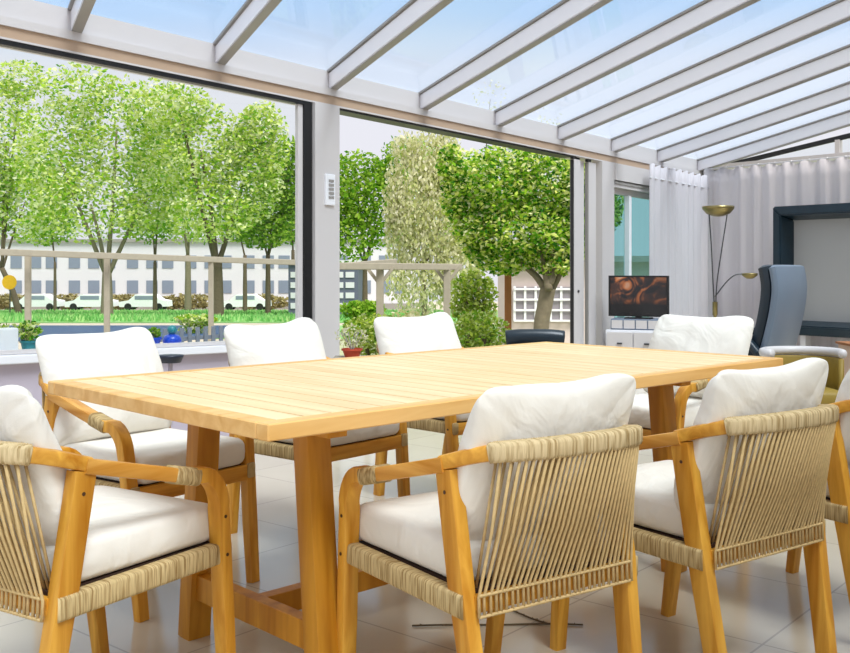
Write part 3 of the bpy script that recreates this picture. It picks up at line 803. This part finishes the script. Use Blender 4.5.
bm = bmesh.new(); lathe(bm, [(0, 0), (.12, 0), (.12, .01), (.014, .02), (.012, .58), (0, .58)], 16); obj('pedestal', bm, M['render'], st, 'auto')

# ------------------------------------------------------------------ things on and beyond the sill
def leaves(bm, centre, rad, n, size, rnd, droop=0, shell=.55):
    cx, cy, cz = centre; rx, ry, rz = rad
    for _ in range(n):
        while True:
            a, b, c = rnd.uniform(-1, 1), rnd.uniform(-1, 1), rnd.uniform(-1, 1)
            q = a*a+b*b+c*c
            if shell*shell*.4 < q < 1: break
        p = V((cx+a*rx, cy+b*ry, cz+c*rz)); s = size*rnd.uniform(.6, 1.3)
        u = V((rnd.gauss(0, 1), rnd.gauss(0, 1), rnd.gauss(0, .6)-droop)).normalized(); w_ = u.orthogonal().normalized()
        w_ = (Matrix.Rotation(rnd.uniform(0, 6.28), 3, u) @ w_)
        vs = [bm.verts.new(p-u*s), bm.verts.new(p+w_*s*.55), bm.verts.new(p+u*s), bm.verts.new(p-w_*s*.55)]
        bm.faces.new(vs)
def branch_tree(name, base, height_crown0, trunk_r, blobs, nleaf, lsize, leafmat, bark, label, seed, lean=0, droop=0, cat='tree', group=None, forks=4):
    rnd = random.Random(seed); root = empty(name, base, 0, label, cat, group)
    bx_, by_, bz = base
    bm = bmesh.new(); topz = height_crown0
    fork = V((lean, 0, topz))
    sweep(bm, catmull([(0, 0, -.2), (lean*.4, 0, topz*.5), tuple(fork)], 4), circ(trunk_r, 8), (1, 0, 0), [1.25-.05*i for i in range(9)])
    for k in range(min(forks, len(blobs))):
        c = V(blobs[k][0])
        mid = fork.lerp(c, .5)+V((rnd.uniform(-.1, .1)*topz*.3, 0, 0))
        sweep(bm, catmull([tuple(fork-V((0, 0, trunk_r))), tuple(mid), tuple(c)], 4), circ(trunk_r*.5, 6), (1, 0, 0), [1-.08*i for i in range(9)])
    obj('trunk', bm, bark, root, True)
    bm = bmesh.new(); tot = sum(r[0]*r[2] for _, r in blobs)
    for c, r in blobs: leaves(bm, c, r, int(1.15*nleaf*r[0]*r[2]/tot), lsize, rnd, droop)
    obj('foliage', bm, leafmat, root)
    return root
def small_plant(name, base, h, r, leafmat, potmat, pr, ph, label, seed, potname='pot', n=160, ls=.02, cat='plant'):
    root = empty(name, base, 0, label, cat); rnd = random.Random(seed)
    bm = bmesh.new(); lathe(bm, [(0, 0), (pr*.72, 0), (pr, ph), (pr*1.06, ph), (pr*1.06, ph-.012), (pr*.9, ph-.012), (0, ph-.02)], 20); obj(potname, bm, potmat, root, 'auto')
    bm = bmesh.new(); leaves(bm, (0, 0, ph+h*.5), (r, r, h*.55), n, ls, rnd); obj('foliage', bm, leafmat, root)
    bm = bmesh.new()
    for k in range(6): 
        a = k; sweep(bm, [(0, 0, ph-.02), (r*.6*math.cos(a), r*.6*math.sin(a), ph+h*.7)], circ(.004, 5), (1, 0, 0))
    obj('stem', bm, M['dry'], root); return root
def sillp(px, n_, z=.633):   # a point on the sill seen in direction px
    k = (px-425)/F; t = ((5.04+N.y*n_)*k-(-2.14+N.x*n_))/(.644-.765*k); return wp(t, n_, z)
tr = empty('white_trough', sillp(3, .17), math.atan2(.765, .644), 'white trough planter on the window sill at the left edge', 'planter')
bm = bmesh.new(); box(bm, -.22, .05, -.07, .07, 0, .13, None, .008); obj('body', bm, M['white'], tr)
bm = bmesh.new(); leaves(bm, (-.02, 0, .135), (.1, .05, .02), 60, .014, random.Random(4)); obj('foliage', bm, M['leaf_bush'], tr)
small_plant('potted_plant', sillp(29, .17), .10, .065, M['leaf_dark'], M['teal'], .045, .06, 'small bushy potted plant on the sill beside the white trough', 11, n=260, ls=.016)
small_plant('potted_plant', sillp(153, .20), .055, .05, M['leaf_mid'], M['blue'], .05, .05, 'low green plant in a blue pot on the sill', 12, n=180, ls=.014)
bw = empty('garden_ornament', sillp(172, .2), 0, 'blue and teal glazed ornament on the sill beside the blue pot', 'ornament')
bm = bmesh.new(); lathe(bm, [(0, 0), (.045, 0), (.06, .025), (.045, .055), (.02, .065), (0, .065)], 20); obj('bowl', bm, M['blue'], bw, True)
bm = bmesh.new(); bmesh.ops.create_uvsphere(bm, u_segments=16, v_segments=10, radius=.03, matrix=Matrix.Translation((0, 0, .09))); obj('ball', bm, M['teal'], bw, True)
pf = empty('picket_fence', at(192, 345, 8.2), math.atan2(.765, .644), 'low blue-grey picket fence outside between the first two cushions', 'fence')
for k in range(9): obj('picket', bbox(-.36+k*.08, -.325+k*.08, -.008, .008, -.42, .145, .002), M['pickets'], pf)
obj('fence_rail', bbox(-.38, .36, .009, .025, .04, .07), M['pickets'], pf)
obj('fence_rail', bbox(-.38, .36, .009, .025, -.3, -.27), M['pickets'], pf)
# terracotta pot on a stool beyond the post
ps = empty('plant_stand', (at(352, 357, 6.55).x, 6.55, 0), 0, 'small pale stand under the terracotta pot behind the window-side chairs', 'stand')
zt = at(352, 357, 6.55).z
obj('top', bbox(-.12, .12, -.12, .12, zt-.02, zt, .003), M['post'], ps)
for sx in (-1, 1):
    for sy in (-1, 1): obj('leg', bbox(sx*.1-.012, sx*.1+.012, sy*.1-.012, sy*.1+.012, 0, zt-.021), M['post'], ps)
small_plant('potted_plant', (at(352, 357, 6.55).x, 6.55, zt+.001), .15, .12, M['leaf_pale'], M['terracotta'], .066, .055, 'dry pale plant in a terracotta pot beside the white post', 15, n=160, ls=.014)
# dark marks on the floor, modelled as thin raised strands with short spurs
for pts, lab in (([(423, 586), (455, 596), (500, 607), (530, 619), (548, 625)], 'thin dark twig lying slantwise on the floor under the middle chair'),
                 ([(412, 627), (450, 626), (500, 626), (545, 625), (583, 626)], 'thin dark twig lying level on the floor under the middle chair')):
    P = [V(((x-425)/F*(H*F/(y-HZ)), H*F/(y-HZ), .004)) for x, y in pts]
    bm = bmesh.new(); sweep(bm, catmull([tuple(p) for p in P], 5), circ(.0028, 6), (0, 0, 1))
    rr = random.Random(3)
    for k in range(14):
        a = P[k % 4].lerp(P[k % 4+1], rr.random()); b = a+V((rr.uniform(-.012, .012), rr.uniform(-.012, .012), .001)); sweep(bm, [a, b], circ(.0015, 4), (0, 0, 1))
    tag(obj('streak', bm, simple('dark_streak', rgb(104, 90, 68), .9), None), lab, 'streak', 'dark streaks on the floor')

# ------------------------------------------------------------------ outside
bm = bmesh.new()
vs = [bm.verts.new((x, y, gz(y)-.06)) for x, y in ((-160, 2), (160, 2), (160, 300), (-160, 300))]
vs2 = [bm.verts.new((v.co.x, v.co.y, v.co.z-1)) for v in vs]
bm.faces.new(vs); bm.faces.new(vs2[::-1])
for i in range(4): bm.faces.new((vs[i], vs2[i], vs2[(i+1) % 4], vs[(i+1) % 4]))
gr = obj('ground', bm, M['soil']); gr['kind'] = 'structure'
def strip(name, y0, y1, x0, x1, m, h, label, cat=None):
    bm = bmesh.new()
    q = [(x0, y0), (x1, y0), (x1, y1), (x0, y1)]
    A = [bm.verts.new((x, y, gz(y)-.055)) for x, y in q]; B = [bm.verts.new((x, y, gz(y)-.06+h)) for x, y in q]
    bm.faces.new(A[::-1]); bm.faces.new(B)
    for i in range(4): bm.faces.new((A[i], A[(i+1) % 4], B[(i+1) % 4], B[i]))
    o = obj(name, bm, m); o['kind'] = 'structure'; return o
strip('lawn', 45, 90, -75, 30, M['grass'], .05, '')
strip('lawn', 9.2, 27, -2.4, 25, M['soil_green'], .03, '')
strip('canal', 26, 40, -45, -6.3, M['water'], .04, '')
strip('lawn', 27.5, 40, -6.2, 20, M['grass'], .04, '')
random.seed(5)
bm = bmesh.new(); rnd = random.Random(21)
for _ in range(9000):
    d_ = rnd.uniform(45, 78); x = rnd.uniform(-.46, .03)*d_; s = rnd.uniform(.1, .3); p = V((x, d_, gz(d_)))
    a = V((rnd.uniform(-.1, .1), rnd.uniform(-.1, .1), s)); b = V((.06, 0, 0))
    bm.faces.new([bm.verts.new(p-b), bm.verts.new(p+b), bm.verts.new(p+a)])
tag(obj('grass_tufts', bm, leaf('grass_blades', [rgb(96, 164, 80), rgb(130, 190, 108), rgb(174, 210, 136)], .15)), 'bright green grass of the park beyond the canal', 'grass', None, 'stuff')

# long white building
BD = 98.0
bl = empty('apartment_building', (-22, BD, gz(BD)-.06), 0, 'long white two-storey building with window rows behind the left-hand trees', 'building')
obj('wall', bbox(-27, 21, 0, 10, 0, 6.6), M['wallwhite'], bl)
obj('roof', bbox(-27.3, 21.3, -.3, 10.3, 6.6, 6.9), M['alu_dark'], bl)
bm = bbox(-.55, .55, -.05, 0, 0, 1.25); wnd = obj('window', bm, M['winblue'], bl); wnd.location = (-26, -.01, 1.6)
for r_ in range(2):
    for k in range(25):
        if r_ == 0 and k == 0: continue
        c = wnd.copy(); C.objects.link(c); c.location = (-26+k*1.9+(.35 if k % 3 else 0), -.01, 1.6+2.45*r_)
obj('plinth', bbox(-27, 21, -.12, -.06, 0, .6), M['alu_dark'], bl)
b2 = empty('apartment_building', (-5.2, 60, gz(60)-.06), 0, 'dark brick house with a grid of small panes seen right of the white post', 'building')
obj('wall', bbox(-3.0, 1.2, 0, 6, 0, 3.2), simple('slate_blue_wall', rgb(96, 100, 120), .8, 0, 2, .1), b2)
obj('roof', bbox(-3.2, 1.4, -.2, 6.2, 3.2, 3.4), M['wallwhite'], b2)
wn = obj('window', bbox(-.26, .26, -.05, 0, 0, .34), M['wallwhite'], b2); wn.location = (-2.6, -.01, .5)
for r_ in range(4):
    for k in range(6):
        if r_ == 0 and k == 0: continue
        c = wn.copy(); C.objects.link(c); c.location = (-2.6+k*.66, -.01, .5+r_*.62)
# hedges in front of the building
for k, (x0, x1) in enumerate(((-41, -36.5), (-35.8, -30.5), (-30, -26.3), (-25.6, -19), (-18.4, -12.5))):
    bm = bmesh.new(); leaves(bm, ((x0+x1)/2, 93.5, gz(93.5)+.7), ((x1-x0)/2, .7, .75), 900, .22, random.Random(30+k), 0, 0)
    h = obj('hedge', bm, leaf('hedge_leaves_%s' % 'abcde'[k], [rgb(120, 110, 60), rgb(176, 164, 110), rgb(200, 192, 150)]) if k == 0 else bpy.data.materials['hedge_leaves_a'])
    tag(h, ['leftmost beige clipped hedge before the white building', 'second beige hedge from the left before the white building', 'third beige hedge from the left before the white building', 'fourth beige hedge from the left before the white building', 'rightmost beige hedge before the white building'][k], 'hedge', 'hedges before the white building')
# parked cars
def make_car(x, label):
    d_ = 88.5; r = empty('parked_car', (x, d_, gz(d_)), 0, label, 'car', 'cars parked before the building')
    bm = bmesh.new(); P = [(-2.1, .3), (-2.15, .75), (-1.3, .9), (-.7, 1.4), (.8, 1.42), (1.5, .95), (2.1, .85), (2.15, .35)]
    for y in (-.85, .85): pass
    a = [bm.verts.new((x_, -.85, z)) for x_, z in P]; b = [bm.verts.new((x_, .85, z)) for x_, z in P]
    bm.faces.new(a); bm.faces.new(b[::-1]); n = len(P)
    for i in range(n): bm.faces.new((a[i], a[(i+1) % n], b[(i+1) % n], b[i]))
    obj('body', bm, M['carwhite'], r)
    obj('side_window', bbox(-.75, .9, -.87, -.851, .95, 1.28), M['winblue'], r)
    for xx in (-1.35, 1.35):
        for yy in (-.78, .78):
            bm = bmesh.new(); lathe(bm, [(0, -.1), (.32, -.1), (.32, .1), (0, .1)], 16, Matrix.Translation((xx, yy, .32)) @ Matrix.Rotation(PI/2, 4, 'X')); obj('wheel', bm, M['black'], r)
    return r
car = make_car((38-425)/F*88.5, 'white parked car nearest the yellow sign')
for px, lb in ((92, 'white parked car behind the big tree trunk, left of it'), (146, 'white parked car just right of the big tree trunk'), (246, 'white parked car towards the black window frame')):
    dup(car, ((px-425)/F*88.5, 88.5, gz(88.5)), 0, lb)
# yellow round sign
sg = empty('road_sign', (at(10, 0, 62).x, 62, gz(62)-.05), 0, 'round yellow sign on a thin post at the far left', 'sign')
bm = bmesh.new(); lathe(bm, [(0, 0), (.04, 0), (.04, 2.4), (0, 2.4)], 8); obj('post', bm, M['steel'], sg)
bm = bmesh.new(); lathe(bm, [(0, 0), (.45, 0), (.45, .05), (0, .05)], 20, Matrix.Translation((0, -.06, 2.1)) @ Matrix.Rotation(PI/2, 4, 'X')); obj('plate', bm, M['yellow'], sg)

# trees: px of trunk, distance, crown blobs given by picture size
def tree_px(px, d_, forkpy, tr_px, crown, n, lpx, leafm, bark, label, seed, lean=0, droop=0, forks=4):
    bx_ = (px-425)/F*d_; bz = gz(d_)-.06
    blobs = []
    for (cx, cy, rx, rz) in crown:
        blobs.append((((cx-425)/F*d_-bx_, random.uniform(-.3, .3)*rx/F*d_, H+(HZ-cy)/F*d_-bz), (rx/F*d_, rx/F*d_*.7, rz/F*d_)))
    return branch_tree('broadleaf_tree', (bx_, d_, bz), H+(HZ-forkpy)/F*d_-bz, tr_px/2/F*d_, blobs, n, lpx/F*d_, leafm, bark, label, seed, lean, droop, 'tree', 'park trees beyond the canal' if d_ > 40 else None, forks)
random.seed(9)
tree_px(107, 58, 272, 11, [(60, 160, 48, 62), (118, 130, 52, 55), (95, 205, 58, 40), (150, 190, 34, 46), (84, 92, 40, 28), (40, 225, 24, 22), (150, 110, 36, 34), (140, 222, 30, 18)], 9500, 2.6, M['leaf_light'], M['bark'], 'tall pale-green tree with the thickest trunk, left of the first cushion gap', 1)
tree_px(217, 56, 262, 12, [(200, 150, 46, 55), (245, 175, 40, 52), (215, 215, 46, 30), (180, 110, 34, 30), (262, 130, 26, 30), (258, 150, 32, 46)], 9500, 2.6, M['leaf_light'], M['bark2'], 'large green tree with a stout trunk before the middle of the left window', 2)
tree_px(268, 60, 255, 5, [(276, 200, 30, 44), (290, 178, 18, 42), (262, 232, 28, 18)], 4500, 2.5, M['leaf_mid'], M['bark2'], 'darker green tree nearest the black window frame', 3)
tree_px(20, 66, 268, 6, [(10, 140, 36, 60), (-20, 190, 40, 60), (22, 200, 36, 44), (20, 80, 30, 22)], 7000, 2.5, M['leaf_light'], M['bark2'], 'leaning tree with pale leaves behind the yellow sign at far left', 4, -1.2)
tree_px(155, 76, 262, 4, [(150, 215, 30, 30), (160, 160, 34, 40)], 2600, 2.3, M['leaf_mid'], M['bark2'], 'slim dark-trunked tree right of the pale thick trunk', 5)
tree_px(188, 74, 255, 6, [(186, 222, 34, 22), (176, 175, 36, 36)], 2600, 2.3, M['leaf_light'], M['bark'], 'slim pale-trunked tree left of the stout trunk', 6)
tree_px(55, 78, 262, 3, [(52, 222, 26, 24), (48, 175, 30, 34)], 2200, 2.3, M['leaf_mid'], M['bark2'], 'thin-trunked tree between yellow sign and thick pale trunk', 7)
tree_px(245, 72, 255, 4, [(238, 222, 26, 20)], 1200, 2.3, M['leaf_mid'], M['bark2'], 'slim tree just right of the stout trunk', 8, 0, 0, 1)
tree_px(293, 72, 250, 4, [(292, 215, 18, 30)], 1000, 2.3, M['leaf_mid'], M['bark2'], 'slim tree half hidden by the black window frame', 9, 0, 0, 1)
# right-hand view
tree_px(365, 50, 262, 5, [(358, 190, 34, 40), (380, 205, 34, 46), (350, 235, 30, 30), (398, 170, 22, 34), (330, 200, 30, 50)], 6500, 2.6, M['leaf_mid'], M['bark2'], 'bushy green tree right of the white post', 10)
tree_px(478, 110, 262, 4, [(490, 100, 18, 22), (545, 125, 22, 18)], 120, 2.0, M['leaf_pale'], M['bark2'], 'bare-twigged distant treetop seen through the glass roof', 16, 0, 0, 2)
tree_px(424, 30, 265, 5, [(430, 160, 26, 34), (418, 210, 30, 60), (440, 225, 30, 70), (400, 235, 16, 50), (455, 270, 24, 34), (420, 285, 36, 30), (448, 165, 16, 40), (394, 200, 12, 40), (462, 215, 12, 50), (405, 150, 14, 20)], 9500, 2.6, M['leaf_pale'], M['bark'], 'pale cream-green weeping willow in the middle of the door view', 11, 0, 2.0)
def near_tree():
    d_ = 13.0; bx_ = (543-425)/F*d_; bz = gz(d_)-.06; rnd = random.Random(12)
    root = empty('garden_tree', (bx_, d_, bz), 0, 'rounded garden tree with dense dark and light green crown by the shed', 'tree')
    P = lambda px, py, dd=0: ((px-425)/F*(d_+dd)-bx_, dd, H+(HZ-py)/F*(d_+dd)-bz)
    bm = bmesh.new()
    sweep(bm, catmull([(0, 0, 0), P(541, 331), P(545, 305), P(548, 288)], 4), circ(.10, 10), (1, 0, 0), [1.1]*4+[1]*9)
    for pts in ([(547, 292), (535, 275), (515, 258), (500, 240)], [(549, 290), (545, 270), (538, 245), (530, 210)], [(550, 292), (560, 272), (566, 250), (572, 220)], [(549, 285), (556, 262), (548, 240), (552, 200)]):
        sweep(bm, catmull([P(x, y, rnd.uniform(-.15, .15)) for x, y in pts], 4), circ(.055, 8), (1, 0, 0), [1-.05*i for i in range(13)])
    obj('trunk', bm, M['bark'], root, True)
    bm = bmesh.new()
    for cx, cy, rx, rz in ((500, 185, 42, 40), (545, 180, 45, 42), (475, 225, 26, 26), (520, 230, 50, 32), (565, 240, 36, 30), (590, 200, 36, 44), (455, 195, 16, 28), (505, 258, 34, 18), (555, 264, 26, 12), (450, 165, 14, 22), (478, 250, 16, 14)):
        p = P(cx, cy); leaves(bm, (p[0], rnd.uniform(-.1, .1), p[2]), (rx/F*d_, rx/F*d_*.8, rz/F*d_), int(rx*rz*2.0), .038, rnd)
    obj('foliage', bm, M['leaf_dark'], root)
near_tree()
def bush(px, py, d_, rx, rz, n, lm, label, seed, ls=2.6):
    r = empty('bush', ((px-425)/F*d_, d_, gz(d_)-.06), 0, label, 'bush'); rnd = random.Random(seed)
    zc = H+(HZ-py)/F*d_-(gz(d_)-.06)
    bm = bmesh.new(); leaves(bm, (0, 0, zc), (rx/F*d_, rx/F*d_*.6, rz/F*d_), n, ls/F*d_, rnd, 0, 0); 
    leaves(bm, (0, 0, zc*.5), (rx/F*d_*.8, rx/F*d_*.5, zc*.5), n//2, ls/F*d_, rnd, 0, 0); obj('foliage', bm, lm, r)
    bm = bmesh.new()
    for k in range(5): sweep(bm, [(0, 0, 0), (.4*rx/F*d_*math.cos(k*1.3), .2*rx/F*d_*math.sin(k*1.3), zc)], circ(.02, 5), (1, 0, 0))
    obj('stem', bm, M['bark2'], r); return r
tree_px(470, 64, 262, 5, [(440, 170, 34, 30), (470, 190, 40, 44), (430, 215, 40, 40), (415, 160, 20, 24), (470, 240, 40, 24)], 6000, 2.5, M['leaf_light'], M['bark2'], 'pale tree far behind the willow and garden tree', 17)
bush(375, 333, 11, 34, 20, 1500, M['leaf_bush'], 'pale mixed bush behind the terracotta pot', 40)
bush(410, 330, 14, 30, 22, 1000, M['leaf_pale'], 'pale bush under the willow', 41)
bush(474, 300, 14.5, 24, 32, 2000, M['leaf_bush'], 'yellow-green bush left of the brown timber post', 42)
bush(478, 335, 9.5, 34, 26, 1500, M['leaf_bush'], 'pale green bush over the far table edge, left of the black chair back', 43)
bush(362, 309, 30, 24, 9, 900, M['leaf_mid'], 'low green hedge clump right of the white post', 44)
bush(196, 319, 31, 22, 5, 500, M['leaf_light'], 'yellow-green clump on the canal bank above the picket fence', 45)

# pergola
def pergola_bar(bm, a, b, w): sweep(bm, [a, b], rprof(w, w, w*.1), (0, 0, 1))
pg = empty('pergola', (0, 0, 0), 0, 'long pale timber pergola rail on posts crossing the left window view', 'pergola')
D0, D1 = 15.0, 19.0
bm = bmesh.new(); pergola_bar(bm, at(-60, 250, D0-.6), at(312, 263, D1), .10); obj('beam', bm, M['post'], pg)
for px, py, d_ in ((28, 254, 15.6), (107, 256, 16.4), (211, 260, 17.5), (299, 263, 18.8)):
    bm = bmesh.new(); p = at(px, py+2, d_); sweep(bm, [p, V((p.x, p.y, gz(d_)-.05))], rprof(.085, .085, .01), (1, 0, 0)); po = obj('post', bm, M['post'], pg)
bm = bmesh.new(); pergola_bar(bm, at(345, 263, 18), at(345, 247, 24), .08); 
pg2 = empty('pergola', (0, 0, 0), 0, 'timber pergola with a braced post before the willow', 'pergola')
bm.free()
bm = bmesh.new(); pergola_bar(bm, at(332, 266, 14), at(460, 267, 16), .10); obj('beam', bm, M['post'], pg2)
bm = bmesh.new(); pergola_bar(bm, at(335, 266, 14), at(395, 261, 17), .07); obj('side_beam', bm, M['post'], pg2)
for px, d_ in ((380, 14.8), (447, 15.8)):
    bm = bmesh.new(); p = at(px, 267, d_); sweep(bm, [p, V((p.x, p.y, gz(d_)-.05))], rprof(.11, .11, .01), (1, 0, 0)); po = obj('post', bm, M['post'], pg2)
    for s in (-1, 1):
        bm = bmesh.new(); sweep(bm, [p+V((s*.20, 0, 0)), p+V((0, 0, -.26))], rprof(.05, .05, .005), (0, 1, 0)); obj('brace', bm, M['post'], po)
# garden shed with lattice windows, and brown post
sh = empty('garden_shed', (at(560, 0, 19).x, 19, gz(19)-.06), math.radians(0), 'pale pink garden shed with white-barred windows behind the garden tree', 'shed')
zs = lambda py: H+(HZ-py)/F*19-(gz(19)-.06)
obj('wall', bbox(-1.0, 3.0, 0, 2.5, 0, zs(262)), simple('pale_pink_boards', rgb(214, 198, 194), .9, 0, 6, .04), sh)
bm = bmesh.new(); box(bm, -1.2, 3.2, -.25, 2.7, zs(262), zs(256)); obj('roof', bm, M['alu_dark'], sh)
for k, px in enumerate((530, 566, 610)):
    x = (px-560)/F*19
    wf = obj('window', bbox(x-.30, x+.30, -.05, -.01, zs(320), zs(287)), simple('lattice_glass', rgb(150, 144, 152), .3), sh)
    bm = bmesh.new()
    for q in range(4): box(bm, x-.31+q*.2-.012, x-.31+q*.2+.032, -.08, -.051, zs(321), zs(286))
    for q in range(4): box(bm, x-.31, x+.33, -.1, -.081, zs(321)+q*.2-.01, zs(321)+q*.2+.03)
    obj('window_bars', bm, M['white'], wf)
bp2 = empty('timber_post', (at(508, 0, 13.6).x, 13.6, gz(13.6)-.06), 0, 'brown upright timber post left of the garden tree trunk', 'post')
obj('shaft', bbox(-.045, .045, -.045, .045, 0, H+(HZ-262)/F*13.6-gz(13.6), .005), M['brownpost'], bp2)
obj('post_cap', bbox(-.06, .06, -.06, .06, H+(HZ-262)/F*13.6-gz(13.6)+.001, H+(HZ-262)/F*13.6-gz(13.6)+.03), M['brownpost'], bp2)

# ------------------------------------------------------------------ light
wd = bpy.data.worlds.new('sky'); scn.world = wd; wd.use_nodes = True; nt = wd.node_tree
bg = nt.nodes['Background']; tc = nt.nodes.new('ShaderNodeTexCoord'); sp = nt.nodes.new('ShaderNodeSeparateXYZ')
nt.links.new(tc.outputs['Generated'], sp.inputs[0])
cr = nt.nodes.new('ShaderNodeValToRGB'); e = cr.color_ramp.elements
e[0].position = 0; e[0].color = (.84, .83, .90, 1); e[1].position = 1; e[1].color = (1.27, 1.22, 1.14, 1)
for p, c in ((.22, (.82, .83, .90, 1)), (.27, (.58, .76, .98, 1)), (.36, (.46, .68, .98, 1)), (.5, (1.04, 1.02, 1.0, 1))):
    q = e.new(p); q.color = c
no = nt.nodes.new('ShaderNodeTexNoise'); no.inputs['Scale'].default_value = 3; no.inputs['Detail'].default_value = 4
nt.links.new(tc.outputs['Generated'], no.inputs['Vector'])
ma = nt.nodes.new('ShaderNodeMath'); ma.operation = 'MULTIPLY_ADD'; ma.inputs[1].default_value = .05; nt.links.new(no.outputs['Fac'], ma.inputs[0])
nt.links.new(sp.outputs['Z'], ma.inputs[2]); nt.links.new(ma.outputs[0], cr.inputs[0])
nt.links.new(cr.outputs[0], bg.inputs[0]); bg.inputs[1].default_value = .93
sun = bpy.data.lights.new('sun', 'SUN'); sun.energy = 4.0; sun.angle = math.radians(28); sun.color = (1, .96, .9)
so = bpy.data.objects.new('sun', sun); link(so)
dirv = V((-.35, .55, -1.0))      # from high behind the camera, slightly from the right
so.rotation_euler = dirv.to_track_quat('-Z', 'Y').to_euler()
scn.view_settings.view_transform = 'Standard'; scn.view_settings.look = 'None'; scn.view_settings.gamma = 1
scn.view_settings.exposure = .12
scn.cycles.max_bounces = 10; scn.cycles.transparent_max_bounces = 16
